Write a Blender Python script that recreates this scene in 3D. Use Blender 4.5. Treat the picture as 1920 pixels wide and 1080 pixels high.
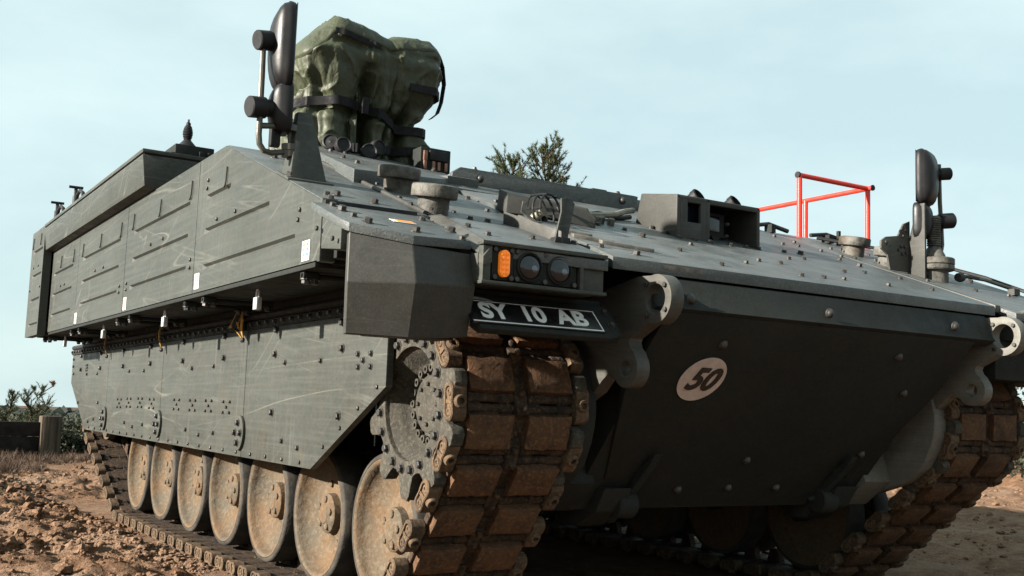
import bpy, bmesh, math, random
import numpy as np
from mathutils import Vector, Matrix, noise
random.seed(7)
RNG = np.random.default_rng(11)
R_ = math.radians
for o in list(bpy.data.objects):
    bpy.data.objects.remove(o)
scene = bpy.context.scene
COL = scene.collection

# ------------------------------------------------------------------ camera
CAM = Vector((-3.43, -2.975, 0.89))
YAW, PITCH, ROLL, FPX = 0.55300, 0.11443, 0.03436, 2037.0
def cam_axes():
    cy, sy, cp, sp = math.cos(YAW), math.sin(YAW), math.cos(PITCH), math.sin(PITCH)
    cr, sr = math.cos(ROLL), math.sin(ROLL)
    R0 = np.array([[cy, -sy, 0], [0, 0, -1], [sy, cy, 0]])
    Rp = np.array([[1, 0, 0], [0, cp, sp], [0, -sp, cp]])
    Rr = np.array([[cr, -sr, 0], [sr, cr, 0], [0, 0, 1]])
    return Rr @ Rp @ R0
RC = cam_axes()
cd = bpy.data.cameras.new('camera'); cam = bpy.data.objects.new('camera', cd); COL.objects.link(cam)
right, up, back = RC[0], -RC[1], -RC[2]
cam.matrix_world = Matrix(((right[0], up[0], back[0], CAM.x), (right[1], up[1], back[1], CAM.y),
                           (right[2], up[2], back[2], CAM.z), (0, 0, 0, 1)))
cd.sensor_width = 36.0; cd.lens = FPX / 1920.0 * 36.0; cd.clip_start = 0.05; cd.clip_end = 5000
scene.camera = cam

# ------------------------------------------------------------------ sun, sky, exposure
SUN_EL, SUN_AZ = R_(19.5), R_(5.0)          # azimuth measured from -X towards +Y
SUN_DIR = Vector((-math.cos(SUN_EL) * math.cos(SUN_AZ), math.cos(SUN_EL) * math.sin(SUN_AZ), math.sin(SUN_EL)))
sd = bpy.data.lights.new('sun', 'SUN'); sd.energy = 5.0; sd.angle = R_(1.2); sd.color = (1.0, 0.92, 0.81)
sun = bpy.data.objects.new('sun', sd); COL.objects.link(sun)
sun.rotation_euler = SUN_DIR.to_track_quat('Z', 'Y').to_euler(); sun.location = (-8, 4, 6)
world = bpy.data.worlds.new('World'); scene.world = world; world.use_nodes = True
wn = world.node_tree; wn.nodes.clear()
def W(t, **k):
    n = wn.nodes.new(t)
    for a, b in k.items(): setattr(n, a, b)
    return n
w_out = W('ShaderNodeOutputWorld'); w_bg = W('ShaderNodeBackground'); w_bg.inputs['Strength'].default_value = 0.1
w_sky = W('ShaderNodeTexSky', sky_type='NISHITA', sun_disc=False, sun_elevation=SUN_EL,
          sun_rotation=math.atan2(SUN_DIR.x, SUN_DIR.y) % (2 * math.pi), air_density=1.0, dust_density=1.5, ozone_density=1.0)
w_tc = W('ShaderNodeTexCoord'); w_map = W('ShaderNodeMapping'); w_map.inputs['Scale'].default_value = (1.0, 1.0, 2.6)
w_no = W('ShaderNodeTexNoise'); w_no.inputs['Scale'].default_value = 2.6; w_no.inputs['Detail'].default_value = 7; w_no.inputs['Roughness'].default_value = 0.55
w_rp = W('ShaderNodeValToRGB')
w_rp.color_ramp.elements[0].position = 0.36; w_rp.color_ramp.elements[0].color = (1.52, 1.98, 2.05, 1)
w_rp.color_ramp.elements[1].position = 0.66; w_rp.color_ramp.elements[1].color = (1.96, 2.42, 2.40, 1)
w_mx = W('ShaderNodeMix', data_type='RGBA'); w_mx.inputs[0].default_value = 0.94     # high thin cloud over the blue
wn.links.new(w_tc.outputs['Generated'], w_map.inputs['Vector']); wn.links.new(w_map.outputs[0], w_no.inputs['Vector'])
wn.links.new(w_no.outputs['Fac'], w_rp.inputs['Fac']); wn.links.new(w_sky.outputs[0], w_mx.inputs[6])
wn.links.new(w_rp.outputs['Color'], w_mx.inputs[7]); wn.links.new(w_mx.outputs[2], w_bg.inputs['Color'])
wn.links.new(w_bg.outputs[0], w_out.inputs['Surface'])
vs = scene.view_settings; vs.view_transform = 'Standard'; vs.look = 'None'; vs.exposure = 2.0; vs.gamma = 1.0; vs.use_curve_mapping = False
scene.render.engine = 'CYCLES'; scene.render.resolution_x = 1024; scene.render.resolution_y = 576

# ------------------------------------------------------------------ mesh helpers
class MB:
    def __init__(s): s.v = []; s.f = []; s.m = []
    def add(s, vs, fs, mi=0):
        b = len(s.v); s.v += [tuple(p) for p in vs]; s.f += [tuple(b + i for i in f) for f in fs]; s.m += [mi] * len(fs); return s
    def box(s, x0, x1, y0, y1, z0, z1, mi=0, M=None):
        P = [Vector((x, y, z)) for x in (x0, x1) for y in (y0, y1) for z in (z0, z1)]
        if M is not None: P = [M @ p for p in P]
        return s.add(P, [(0, 1, 3, 2), (4, 6, 7, 5), (0, 4, 5, 1), (2, 3, 7, 6), (0, 2, 6, 4), (1, 5, 7, 3)], mi)
    def prism(s, poly, axis, a, b, mi=0):
        n = len(poly); ar = sum(poly[i][0] * poly[(i + 1) % n][1] - poly[(i + 1) % n][0] * poly[i][1] for i in range(n))
        if ar < 0: poly = poly[::-1]
        if a > b: a, b = b, a
        f3 = {'x': lambda p, t: (t, p[0], p[1]), 'y': lambda p, t: (p[0], t, p[1]), 'z': lambda p, t: (p[0], p[1], t)}[axis]
        V = [f3(p, a) for p in poly] + [f3(p, b) for p in poly]
        F = [tuple(range(n))[::-1], tuple(range(n, 2 * n))] + [(i, (i + 1) % n, n + (i + 1) % n, n + i) for i in range(n)]
        if axis == 'y': F = [f[::-1] for f in F]
        return s.add(V, F, mi)
    def loft(s, top, bot, mi=0):
        n = len(top); return s.add(list(top) + list(bot), [tuple(range(n)), tuple(range(n, 2 * n))[::-1]] + [(i, n + i, n + (i + 1) % n, (i + 1) % n) for i in range(n)], mi)
    def lathe(s, prof, o=(0, 0, 0), ax=(0, 0, 1), n=24, mi=0, closed=False, cap0=True):
        o = Vector(o); ax = Vector(ax).normalized(); t = Vector((1, 0, 0)) if abs(ax.x) < .9 else Vector((0, 1, 0))
        u = ax.cross(t).normalized(); w = ax.cross(u); V = []; F = []; k = len(prof)
        for r, h in prof:
            for i in range(n):
                a = 2 * math.pi * i / n; V.append(o + ax * h + (u * math.cos(a) + w * math.sin(a)) * r)
        for j in range(k - 1 + (1 if closed else 0)):
            for i in range(n):
                i2 = (i + 1) % n; j2 = (j + 1) % k; F.append((j * n + i, j * n + i2, j2 * n + i2, j2 * n + i))
        if not closed:
            if cap0 and prof[0][0] > 1e-5: F.append(tuple(range(n))[::-1])
            if prof[-1][0] > 1e-5: F.append(tuple(range((k - 1) * n, k * n)))
        return s.add(V, F, mi)
    def cyl(s, p0, p1, r0, r1=None, n=12, mi=0):
        p0 = Vector(p0); d = Vector(p1) - p0; r1 = r0 if r1 is None else r1
        return s.lathe([(r0, 0), (r1, d.length)], p0, d, n, mi)
    def tube(s, path, r, n=8, mi=0):
        path = [Vector(p) for p in path]; V = []; F = []; k = len(path); rr = r if isinstance(r, (list, tuple)) else [r] * k
        ref = None
        for i, p in enumerate(path):
            t = (path[min(i + 1, k - 1)] - path[max(i - 1, 0)]).normalized()
            if ref is None: ref = t.cross(Vector((0.13, 0.31, 0.94))).normalized()
            u = (ref - t * ref.dot(t)).normalized(); ref = u; w = t.cross(u)
            for j in range(n):
                a = 2 * math.pi * j / n; V.append(p + (u * math.cos(a) + w * math.sin(a)) * rr[i])
        for i in range(k - 1):
            for j in range(n):
                j2 = (j + 1) % n; F.append((i * n + j, i * n + j2, (i + 1) * n + j2, (i + 1) * n + j))
        F += [tuple(range(n))[::-1], tuple(range((k - 1) * n, k * n))]
        return s.add(V, F, mi)
    def ribbon(s, pts, nrm, wid, th=0.004, mi=0):
        k = len(pts); V = []; F = []
        for p, nn, ww in zip(pts, nrm, wid):
            p = Vector(p); nn = Vector(nn).normalized(); ww = Vector(ww)
            V += [p - ww + nn * th, p + ww + nn * th, p + ww - nn * th, p - ww - nn * th]
        for i in range(k - 1):
            for j in range(4):
                j2 = (j + 1) % 4; F.append((4 * i + j, 4 * i + j2, 4 * i + 4 + j2, 4 * i + 4 + j))
        F += [(3, 2, 1, 0), (4 * k - 4, 4 * k - 3, 4 * k - 2, 4 * k - 1)]
        return s.add(V, F, mi)
    def mesh(s, name, mats, bevel=0, seg=2, smooth=30, fix=True):
        me = bpy.data.meshes.new(name); bm = bmesh.new()
        vv = [bm.verts.new(p) for p in s.v]
        for f, mi in zip(s.f, s.m):
            try: fc = bm.faces.new([vv[i] for i in f]); fc.material_index = mi
            except ValueError: pass
        if fix: bmesh.ops.recalc_face_normals(bm, faces=bm.faces)
        if bevel > 0:
            bmesh.ops.remove_doubles(bm, verts=bm.verts, dist=1e-5)
            ed = [e for e in bm.edges if len(e.link_faces) == 2 and e.calc_face_angle(0) > R_(28)]
            bmesh.ops.bevel(bm, geom=ed, offset=bevel, segments=seg, affect='EDGES', profile=0.6, clamp_overlap=True)
        bm.to_mesh(me); bm.free()
        for m in (mats if isinstance(mats, (list, tuple)) else [mats]): me.materials.append(m)
        if smooth:
            me.polygons.foreach_set('use_smooth', [True] * len(me.polygons)); me.set_sharp_from_angle(angle=R_(smooth))
        me.update(); return me
    def build(s, name, mats, parent=None, bevel=0, seg=2, smooth=30, loc=None, fix=True):
        return obj(name, s.mesh(name, mats, bevel, seg, smooth, fix), parent, loc)
WORLD_LOC = {}
def obj(name, me, parent=None, loc=None, rot=None):
    o = bpy.data.objects.new(name, me); COL.objects.link(o)
    if loc is not None: o.location = loc
    if rot is not None: o.rotation_mode = 'QUATERNION'; o.rotation_quaternion = rot
    if parent is not None:
        o.parent = parent
        if parent.name in WORLD_LOC: o.matrix_parent_inverse = Matrix.Translation(-WORLD_LOC[parent.name])
    return o
def thing(name, label, cat, loc=(0, 0, 0), group=None):
    o = bpy.data.objects.new(name, None); COL.objects.link(o); o.location = loc; o.empty_display_size = 0.2
    WORLD_LOC[o.name] = Vector(loc); tag(o, label, cat, group); return o
def tag(o, label, cat, group=None, kind=None):
    if label: o['label'] = label
    if cat: o['category'] = cat
    if group: o['group'] = group
    if kind: o['kind'] = kind
    return o
def np_mesh(name, V, F, mats, smooth=False):
    me = bpy.data.meshes.new(name); me.from_pydata([tuple(p) for p in V], [], [tuple(f) for f in F])
    for m in (mats if isinstance(mats, (list, tuple)) else [mats]): me.materials.append(m)
    if smooth: me.polygons.foreach_set('use_smooth', [True] * len(me.polygons))
    me.update(); return me

# ------------------------------------------------------------------ materials
class NT:
    alb = 0.46          # scales base colours down to balance the raised exposure
    def __init__(s, name):
        s.mat = bpy.data.materials.new(name); s.mat.use_nodes = True; s.t = s.mat.node_tree; s.t.nodes.clear()
        s.out = s.n('ShaderNodeOutputMaterial'); s.b = s.n('ShaderNodeBsdfPrincipled'); s.l(s.b.outputs[0], s.out.inputs['Surface'])
        s.tc = s.n('ShaderNodeTexCoord'); s.geo = s.n('ShaderNodeNewGeometry'); s.oi = s.n('ShaderNodeObjectInfo')
        s.pos = s.geo.outputs['Position']; s.objc = s.tc.outputs['Object']
    def n(s, t, **k):
        x = s.t.nodes.new(t)
        for a, b in k.items(): setattr(x, a, b)
        return x
    def l(s, a, b): s.t.links.new(a, b)
    def put(s, sock, v):
        if isinstance(v, bpy.types.NodeSocket): s.l(v, sock)
        elif isinstance(v, (tuple, list)) and len(v) == 3 and sock.type == 'RGBA': sock.default_value = (*(q * s.alb for q in v), 1)
        else: sock.default_value = v
    def map(s, vec, scale=(1, 1, 1), rot=(0, 0, 0), loc=(0, 0, 0)):
        m = s.n('ShaderNodeMapping'); s.l(vec, m.inputs['Vector']); m.inputs['Scale'].default_value = scale
        m.inputs['Rotation'].default_value = rot; s.put(m.inputs['Location'], loc); return m.outputs[0]
    def noise(s, vec, scale, detail=4, rough=0.55, dist=0.0):
        x = s.n('ShaderNodeTexNoise'); s.l(vec, x.inputs['Vector']); x.inputs['Scale'].default_value = scale
        x.inputs['Detail'].default_value = detail; x.inputs['Roughness'].default_value = rough; x.inputs['Distortion'].default_value = dist
        return x.outputs['Fac']
    def voro(s, vec, scale, feat='F1'):
        x = s.n('ShaderNodeTexVoronoi', feature=feat); s.l(vec, x.inputs['Vector']); x.inputs['Scale'].default_value = scale; return x.outputs['Distance']
    def m(s, op, a, b=0.0, c=None, clamp=False):
        x = s.n('ShaderNodeMath', operation=op, use_clamp=clamp); s.put(x.inputs[0], a); s.put(x.inputs[1], b)
        if c is not None: s.put(x.inputs[2], c)
        return x.outputs[0]
    def rng(s, v, a, b, c=0.0, d=1.0):
        x = s.n('ShaderNodeMapRange'); s.put(x.inputs[0], v)
        for i, q in enumerate((a, b, c, d)): x.inputs[i + 1].default_value = q
        return x.outputs[0]
    def mix(s, f, a, b, mode='MIX'):
        x = s.n('ShaderNodeMix', data_type='RGBA', blend_type=mode); s.put(x.inputs[0], f); s.put(x.inputs[6], a); s.put(x.inputs[7], b); return x.outputs[2]
    def sep(s, v):
        x = s.n('ShaderNodeSeparateXYZ'); s.l(v, x.inputs[0]); return x.outputs
    def bump(s, h, strength, dist):
        x = s.n('ShaderNodeBump'); s.put(x.inputs['Height'], h); x.inputs['Strength'].default_value = strength; x.inputs['Distance'].default_value = dist
        s.l(x.outputs[0], s.b.inputs['Normal']); return x
    def rvec(s, vec, k=17.0):
        c = s.n('ShaderNodeCombineXYZ'); r = s.m('MULTIPLY', s.oi.outputs['Random'], k)
        for i in range(3): s.l(r, c.inputs[i])
        a = s.n('ShaderNodeVectorMath', operation='ADD'); s.l(vec, a.inputs[0]); s.l(c.outputs[0], a.inputs[1]); return a.outputs[0]
    def done(s, col, rough=0.6, spec=0.4, metal=0.0):
        s.put(s.b.inputs['Base Color'], col); s.put(s.b.inputs['Roughness'], rough)
        s.b.inputs['Specular IOR Level'].default_value = spec; s.b.inputs['Metallic'].default_value = metal; return s.mat

def scratch(k, v, ang, along, across, width, mscale, lo, hi, loc=(0, 0, 0)):
    """thin, nearly straight scores: a strongly stretched noise, cut at its middle value"""
    p = k.map(k.map(v, (1, 1, 1), (R_(ang), 0, 0), loc), (0.5, along, across))
    n = k.noise(p, 1.0, 1.5, 0.5, 0.0)
    line = k.rng(k.m('ABSOLUTE', k.m('SUBTRACT', n, 0.5)), 0.0, width, 1.0, 0.0)
    return k.m('MULTIPLY', line, k.rng(k.noise(k.map(v, (1, 1, 1), loc=loc), mscale, 4, .6), lo, hi))

def make_paint(name, base, scr=1.0, dust=0.35, rough=0.5, coarse=0.0, mud=0.45, var=1.0, spec=0.22, speck=0.25):
    k = NT(name); p = k.pos
    big = k.noise(p, 1.7, 5, 0.6); fine = k.noise(p, 38, 4, 0.6)
    c = k.mix(k.rng(big, 0.3, 0.72), tuple(b * (1 - .22 * var) for b in base), tuple(b * (1 + .25 * var) for b in base))
    c = k.mix(k.rng(fine, 0.35, 0.75, 0, 0.35 * var), c, tuple(b * 1.6 for b in base))
    sk = k.noise(p, 130, 3, .7); c = k.mix(k.rng(sk, .52, .74, 0, speck), c, tuple(b * 2.6 + .02 for b in base)); c = k.mix(k.rng(sk, .46, .30, 0, speck * .8), c, tuple(b * .45 for b in base))
    # brushed grain along the plate
    gr = k.noise(k.map(p, (30, 1.5, 70)), 1.0, 3, 0.6)
    c = k.mix(k.rng(gr, 0.45, 0.78, 0, 0.5 * scr), c, tuple(b * 1.9 + .01 for b in base))
    # dust lying on upward faces
    nz = k.sep(k.geo.outputs['Normal'])[2]
    du = k.m('MULTIPLY', k.rng(nz, 0.35, 0.95), k.rng(k.noise(p, 7, 6, 0.7), 0.38, 0.75))
    c = k.mix(k.m('MULTIPLY', du, dust), c, (0.23, 0.245, 0.25))
    # dried mud thrown up from the tracks
    zz = k.sep(p)[2]
    mu = k.m('MULTIPLY', k.rng(zz, 1.5, 0.35), k.rng(k.noise(p, 5, 6, 0.75), 0.48, 0.78))
    c = k.mix(k.m('MULTIPLY', mu, mud), c, (0.16, 0.12, 0.08))
    sp = k.m('MULTIPLY', k.rng(k.voro(p, 26), 0.10, 0.035), k.rng(k.noise(p, 9, 2), 0.55, 0.68))
    c = k.mix(k.m('MULTIPLY', sp, 0.55), c, (0.26, 0.24, 0.20))
    sp2 = k.m('MULTIPLY', k.rng(k.voro(p, 75), 0.16, 0.06), k.rng(k.noise(p, 4.5, 3), 0.48, 0.66)); c = k.mix(k.m('MULTIPLY', sp2, 0.5), c, (0.28, 0.25, 0.20))
    if scr > 0:
        s1 = scratch(k, p, 3, .22, 3.0, .0045, 1.3, .40, .58)
        s2 = scratch(k, p, -11, .30, 9.0, .010, 2.1, .44, .64, (3.1, 7.7, 1.2))
        s3 = scratch(k, p, 32, .30, 3.5, .004, 1.6, .44, .58, (9.1, 2.7, 5.2))
        s4 = scratch(k, p, 88, .35, 9.0, .016, 1.9, .46, .66, (1.1, 4.7, 8.2))
        st = k.m('MAXIMUM', k.m('MAXIMUM', s1, k.m('MULTIPLY', s2, .6)), k.m('MAXIMUM', k.m('MULTIPLY', s3, .8), k.m('MULTIPLY', s4, .45)))
        c = k.mix(k.m('MULTIPLY', st, min(1, 0.48 * scr)), c, (0.30, 0.295, 0.25))
    h = k.m('ADD', k.m('MULTIPLY', k.noise(p, 3.0, 2), 1.4), k.m('MULTIPLY', k.noise(p, 220, 3, 0.6), 0.07 + coarse))
    k.bump(h, 0.35, 0.012)
    return k.done(c, k.rng(k.noise(p, 14, 4), 0.3, 0.7, rough - 0.1, rough + 0.15), spec)

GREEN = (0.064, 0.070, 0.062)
M = {}
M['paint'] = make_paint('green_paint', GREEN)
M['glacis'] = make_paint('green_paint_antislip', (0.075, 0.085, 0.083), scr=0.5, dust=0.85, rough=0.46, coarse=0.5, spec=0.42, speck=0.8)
M['hull'] = make_paint('green_paint_shaded', (0.034, 0.038, 0.036), scr=0, dust=0.1, rough=0.62, mud=0.04, spec=0.08)  # darker copy of the green paint: lower-front shade is put into its colour
M['lug'] = make_paint('worn_lug_paint', (0.090, 0.088, 0.078), scr=0.7, dust=0.3, rough=0.5, mud=0.6)
M['pale_steel'] = make_paint('pale_grey_steel', (0.19, 0.186, 0.163), scr=0.6, dust=0.2, rough=0.5, mud=0.4)  # paler grey for the lug and drive housing on the far side
M['drab'] = make_paint('grey_drab_paint', (0.062, 0.062, 0.056), scr=0.35, dust=0.35, rough=0.55)
def bolt_mat():
    k = NT('bolt_steel'); n = k.noise(k.pos, 60, 3)
    return k.done(k.mix(k.rng(n, .4, .65), (0.028, 0.029, 0.028), (0.065, 0.056, 0.047)), 0.5, 0.5)
M['bolt'] = bolt_mat()
def bare_mat():
    k = NT('bare_steel'); n = k.noise(k.pos, 25, 5, .7)
    k.bump(k.noise(k.pos, 90, 3), .3, .004)
    return k.done(k.mix(k.rng(n, .35, .65), (0.06, 0.055, 0.047), (0.21, 0.19, 0.16)), 0.5, 0.5, .2)
M['bare'] = bare_mat()
def cap_mat():
    k = NT('weathered_filler_cap'); n = k.noise(k.pos, 18, 6, .75)
    c = k.mix(k.rng(n, .38, .6), (0.05, 0.05, 0.043), (0.20, 0.19, 0.165)); c = k.mix(k.rng(k.noise(k.pos, 7, 4), .52, .66, 0, .8), c, (0.085, 0.06, 0.04))
    k.bump(k.noise(k.pos, 60, 4), .4, .006); return k.done(c, .65, .3)
M['cap'] = cap_mat()
def flat(name, col, rough=.5, spec=.3, metal=0, var=.3, sc=30, bmp=.15, emit=0, alb=.46):
    k = NT(name); k.alb = alb; n = k.noise(k.pos, sc, 4, .6)
    c = k.mix(k.rng(n, .3, .7), tuple(x * (1 - var) for x in col), tuple(min(1, x * (1 + var)) for x in col))
    if bmp: k.bump(k.noise(k.pos, sc * 4, 3), bmp, .004)
    if emit: k.put(k.b.inputs['Emission Color'], col); k.b.inputs['Emission Strength'].default_value = emit
    return k.done(c, k.rng(k.noise(k.pos, sc * .6, 3), .3, .7, max(.05, rough - .12), rough + .12), spec, metal)
M['black'] = flat('black_rubber', (0.016, 0.016, 0.018), .6, .25)
M['mirror_black'] = flat('mirror_housing_plastic', (0.014, 0.014, 0.016), .5, .25, sc=12)
M['gasket'] = flat('gasket_rubber', (0.02, 0.02, 0.021), .7, .25)
M['olive_tube'] = flat('olive_tube_paint', (0.085, 0.078, 0.056), .45, .45, sc=20)
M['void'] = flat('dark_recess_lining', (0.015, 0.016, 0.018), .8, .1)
M['white'] = flat('white_plate_letters', (0.75, 0.76, 0.74), .45, .4, var=.08, alb=.8)
M['plate'] = flat('number_plate_black', (0.012, 0.012, 0.014), .35, .5)
M['sticker'] = flat('sticker_white', (0.66, 0.66, 0.62), .5, .3, var=.12, alb=.8)
M['sticker_o'] = flat('sticker_orange', (0.72, 0.27, 0.04), .5, .3, var=.15, alb=.8)
M['sticker_b'] = flat('sticker_blue', (0.05, 0.22, 0.48), .5, .3, var=.15, alb=.8)
M['disc'] = flat('load_class_disc_buff', (0.50, 0.43, 0.40), .6, .3, var=.12, alb=.8)
M['red'] = flat('red_rail_paint', (0.72, 0.035, 0.02), .4, .4, var=.08, alb=.8)
M['amber'] = flat('amber_lens', (0.95, 0.22, 0.01), .18, .6, var=.25, emit=.10, alb=.8)
M['zinc'] = flat('zinc_padlock', (0.45, 0.47, 0.48), .4, .5, .3, var=.15, alb=.8)
M['yellow'] = flat('yellow_webbing', (0.52, 0.30, 0.06), .7, .2, sc=60)
M['webbing'] = flat('black_webbing', (0.014, 0.014, 0.016), .75, .2, sc=80)
M['copper'] = flat('copper_terminal', (0.34, 0.16, 0.10), .45, .5, .3)
M['hose'] = flat('pale_hose', (0.30, 0.28, 0.20), .5, .4)
def glass_mat():
    k = NT('lamp_glass'); k.b.inputs['Coat Weight'].default_value = .1
    return k.done((0.012, 0.016, 0.026), .10, .5)
M['glass'] = glass_mat()
def reflector():
    k = NT('lamp_reflector'); return k.done((0.25, 0.27, 0.3), .2, .6, .9)
M['reflector'] = reflector()
def track_mat(name, dark, mid, lite, lo=.4, hi=.62, bs=.8, rough=.85, sc=1.0):
    k = NT(name); p = k.pos; a = k.noise(p, 16 * sc, 6, .7); b = k.noise(p, 70 * sc, 5, .7)
    c = k.mix(k.rng(a, lo - .1, hi), dark, mid); c = k.mix(k.rng(b, .5, .72), c, lite)
    c = k.mix(k.rng(k.noise(p, 6, 3), .55, .7, 0, .6), c, dark)
    k.bump(k.m('ADD', k.m('MULTIPLY', a, .8), k.m('MULTIPLY', b, .6)), bs, .02)
    return k.done(c, rough, .22)
M['pad'] = track_mat('muddy_rubber_pad', (0.045, 0.030, 0.021), (0.15, 0.078, 0.040), (0.30, 0.165, 0.08), .36, .56, .45)
M['shoe'] = track_mat('muddy_track_steel', (0.028, 0.023, 0.02), (0.11, 0.07, 0.042), (0.25, 0.155, 0.085), .45, .68)
M['conn'] = track_mat('end_connector_steel', (0.05, 0.038, 0.029), (0.19, 0.125, 0.074), (0.32, 0.22, 0.135), .38, .60, .6)
M['sprocket'] = track_mat('dusty_sprocket', (0.05, 0.047, 0.039), (0.095, 0.087, 0.07), (0.19, 0.17, 0.13), .4, .7, .45)
def wheel_mat():
    k = NT('dusty_wheel'); v = k.rvec(k.objc); a = k.noise(v, 5, 5, .65); b = k.noise(v, 48, 5, .7); d = k.noise(v, 20, 4)
    c = k.mix(k.rng(a, .38, .62), (0.125, 0.108, 0.080), (0.195, 0.118, 0.062)); c = k.mix(k.rng(b, .48, .7), c, (0.24, 0.19, 0.13))
    c = k.mix(k.rng(d, .58, .72, 0, .6), c, (0.075, 0.06, 0.046))
    k.bump(k.m('ADD', k.m('MULTIPLY', b, .7), d), .6, .012); return k.done(c, .85, .2)
M['wheel'] = wheel_mat()
def tyre_mat():
    k = NT('wheel_rubber'); v = k.rvec(k.objc); a = k.noise(v, 9, 5, .65); b = k.noise(v, 60, 4)
    c = k.mix(k.rng(a, .35, .7), (0.040, 0.037, 0.034), (0.125, 0.108, 0.085)); k.bump(b, .4, .006); return k.done(c, .8, .25)
M['tyre'] = tyre_mat()
def tarp_mat():
    k = NT('pvc_tarpaulin'); p = k.objc; a = k.noise(p, 5, 5, .6); b = k.noise(p, 34, 4, .65)
    c = k.mix(k.rng(a, .3, .7), (0.046, 0.058, 0.028), (0.080, 0.092, 0.046)); c = k.mix(k.rng(b, .5, .75, 0, .5), c, (0.13, 0.135, 0.08))
    w = scratch(k, p, 20, 5, 5, .02, 4, .4, .6)
    cr = k.m('ABSOLUTE', k.m('SUBTRACT', k.noise(k.map(p, (1, 1, .45)), 13, 2, .5, 1.2), .5)); cr2 = k.m('ABSOLUTE', k.m('SUBTRACT', k.noise(p, 26, 2, .5, .8), .5))
    k.bump(k.m('ADD', k.m('MULTIPLY', k.noise(p, 9, 3, .5, .8), .7), k.m('ADD', k.m('MULTIPLY', cr, .9), k.m('MULTIPLY', cr2, .2))), .35, .03)
    return k.done(c, k.rng(a, .3, .7, .50, .66), .36)
M['tarp'] = tarp_mat()
def soil_mat(name, fine=1.0):
    k = NT(name); p = k.pos; a = k.noise(p, .9, 6, .65); b = k.noise(p, 7, 7, .72); d = k.noise(p, 55, 5, .7)
    c = k.mix(k.rng(b, .36, .64), (0.19, 0.098, 0.055), (0.46, 0.275, 0.165)); c = k.mix(k.rng(a, .45, .65, 0, .7), c, (0.50, 0.345, 0.245))
    c = k.mix(k.rng(d, .55, .75, 0, .75), c, (0.66, 0.51, 0.38)); c = k.mix(k.rng(d, .45, .28, 0, .75), c, (0.09, 0.055, 0.036))
    far = k.rng(k.sep(p)[1], 11.5, 16.0); c = k.mix(k.m('MULTIPLY', far, k.rng(b, .35, .6)), c, (0.06, 0.05, 0.035))
    k.bump(k.m('ADD', k.m('MULTIPLY', b, 1.0), k.m('MULTIPLY', d, .45)), .9, .05)
    return k.done(c, .95, .1)
M['soil'] = soil_mat('churned_soil')
def wood_mat():
    k = NT('weathered_timber'); p = k.pos; g = k.noise(k.map(p, (14, 14, 1.2)), 1.0, 5, .65)
    c = k.mix(k.rng(g, .35, .7), (0.05, 0.037, 0.027), (0.20, 0.155, 0.11)); k.bump(g, .6, .02); return k.done(c, .85, .2)
M['wood'] = wood_mat()
M['board'] = flat('dark_timber_boards', (0.030, 0.024, 0.020), .85, .15, var=.5, sc=9, bmp=.4)
def leaf(name, a, b, c2=None):
    k = NT(name); k.alb = .7; n = k.noise(k.pos, 5, 3); c = k.mix(k.rng(n, .3, .7), a, b)
    if c2: c = k.mix(k.rng(k.noise(k.pos, 3.1, 3), .58, .64), c, c2)
    tr = k.n('ShaderNodeBsdfTranslucent'); k.put(tr.inputs['Color'], c); mx = k.n('ShaderNodeMixShader'); mx.inputs[0].default_value = .25
    k.l(k.b.outputs[0], mx.inputs[1]); k.l(tr.outputs[0], mx.inputs[2]); k.l(mx.outputs[0], k.out.inputs['Surface'])
    return k.done(c, .6, .25)
M['needle'] = leaf('pine_needles', (0.045, 0.062, 0.024), (0.085, 0.10, 0.045), (0.16, 0.075, 0.035))
M['scrub'] = leaf('scrub_leaves', (0.026, 0.034, 0.018), (0.055, 0.058, 0.032))
M['heather'] = leaf('dry_heather', (0.06, 0.036, 0.026), (0.13, 0.085, 0.055))
M['bark'] = flat('bark', (0.085, 0.058, 0.04), .85, .15, var=.4, sc=12, bmp=.5)
M['wood_far'] = leaf('far_woodland', (0.030, 0.040, 0.032), (0.055, 0.062, 0.045))

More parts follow.
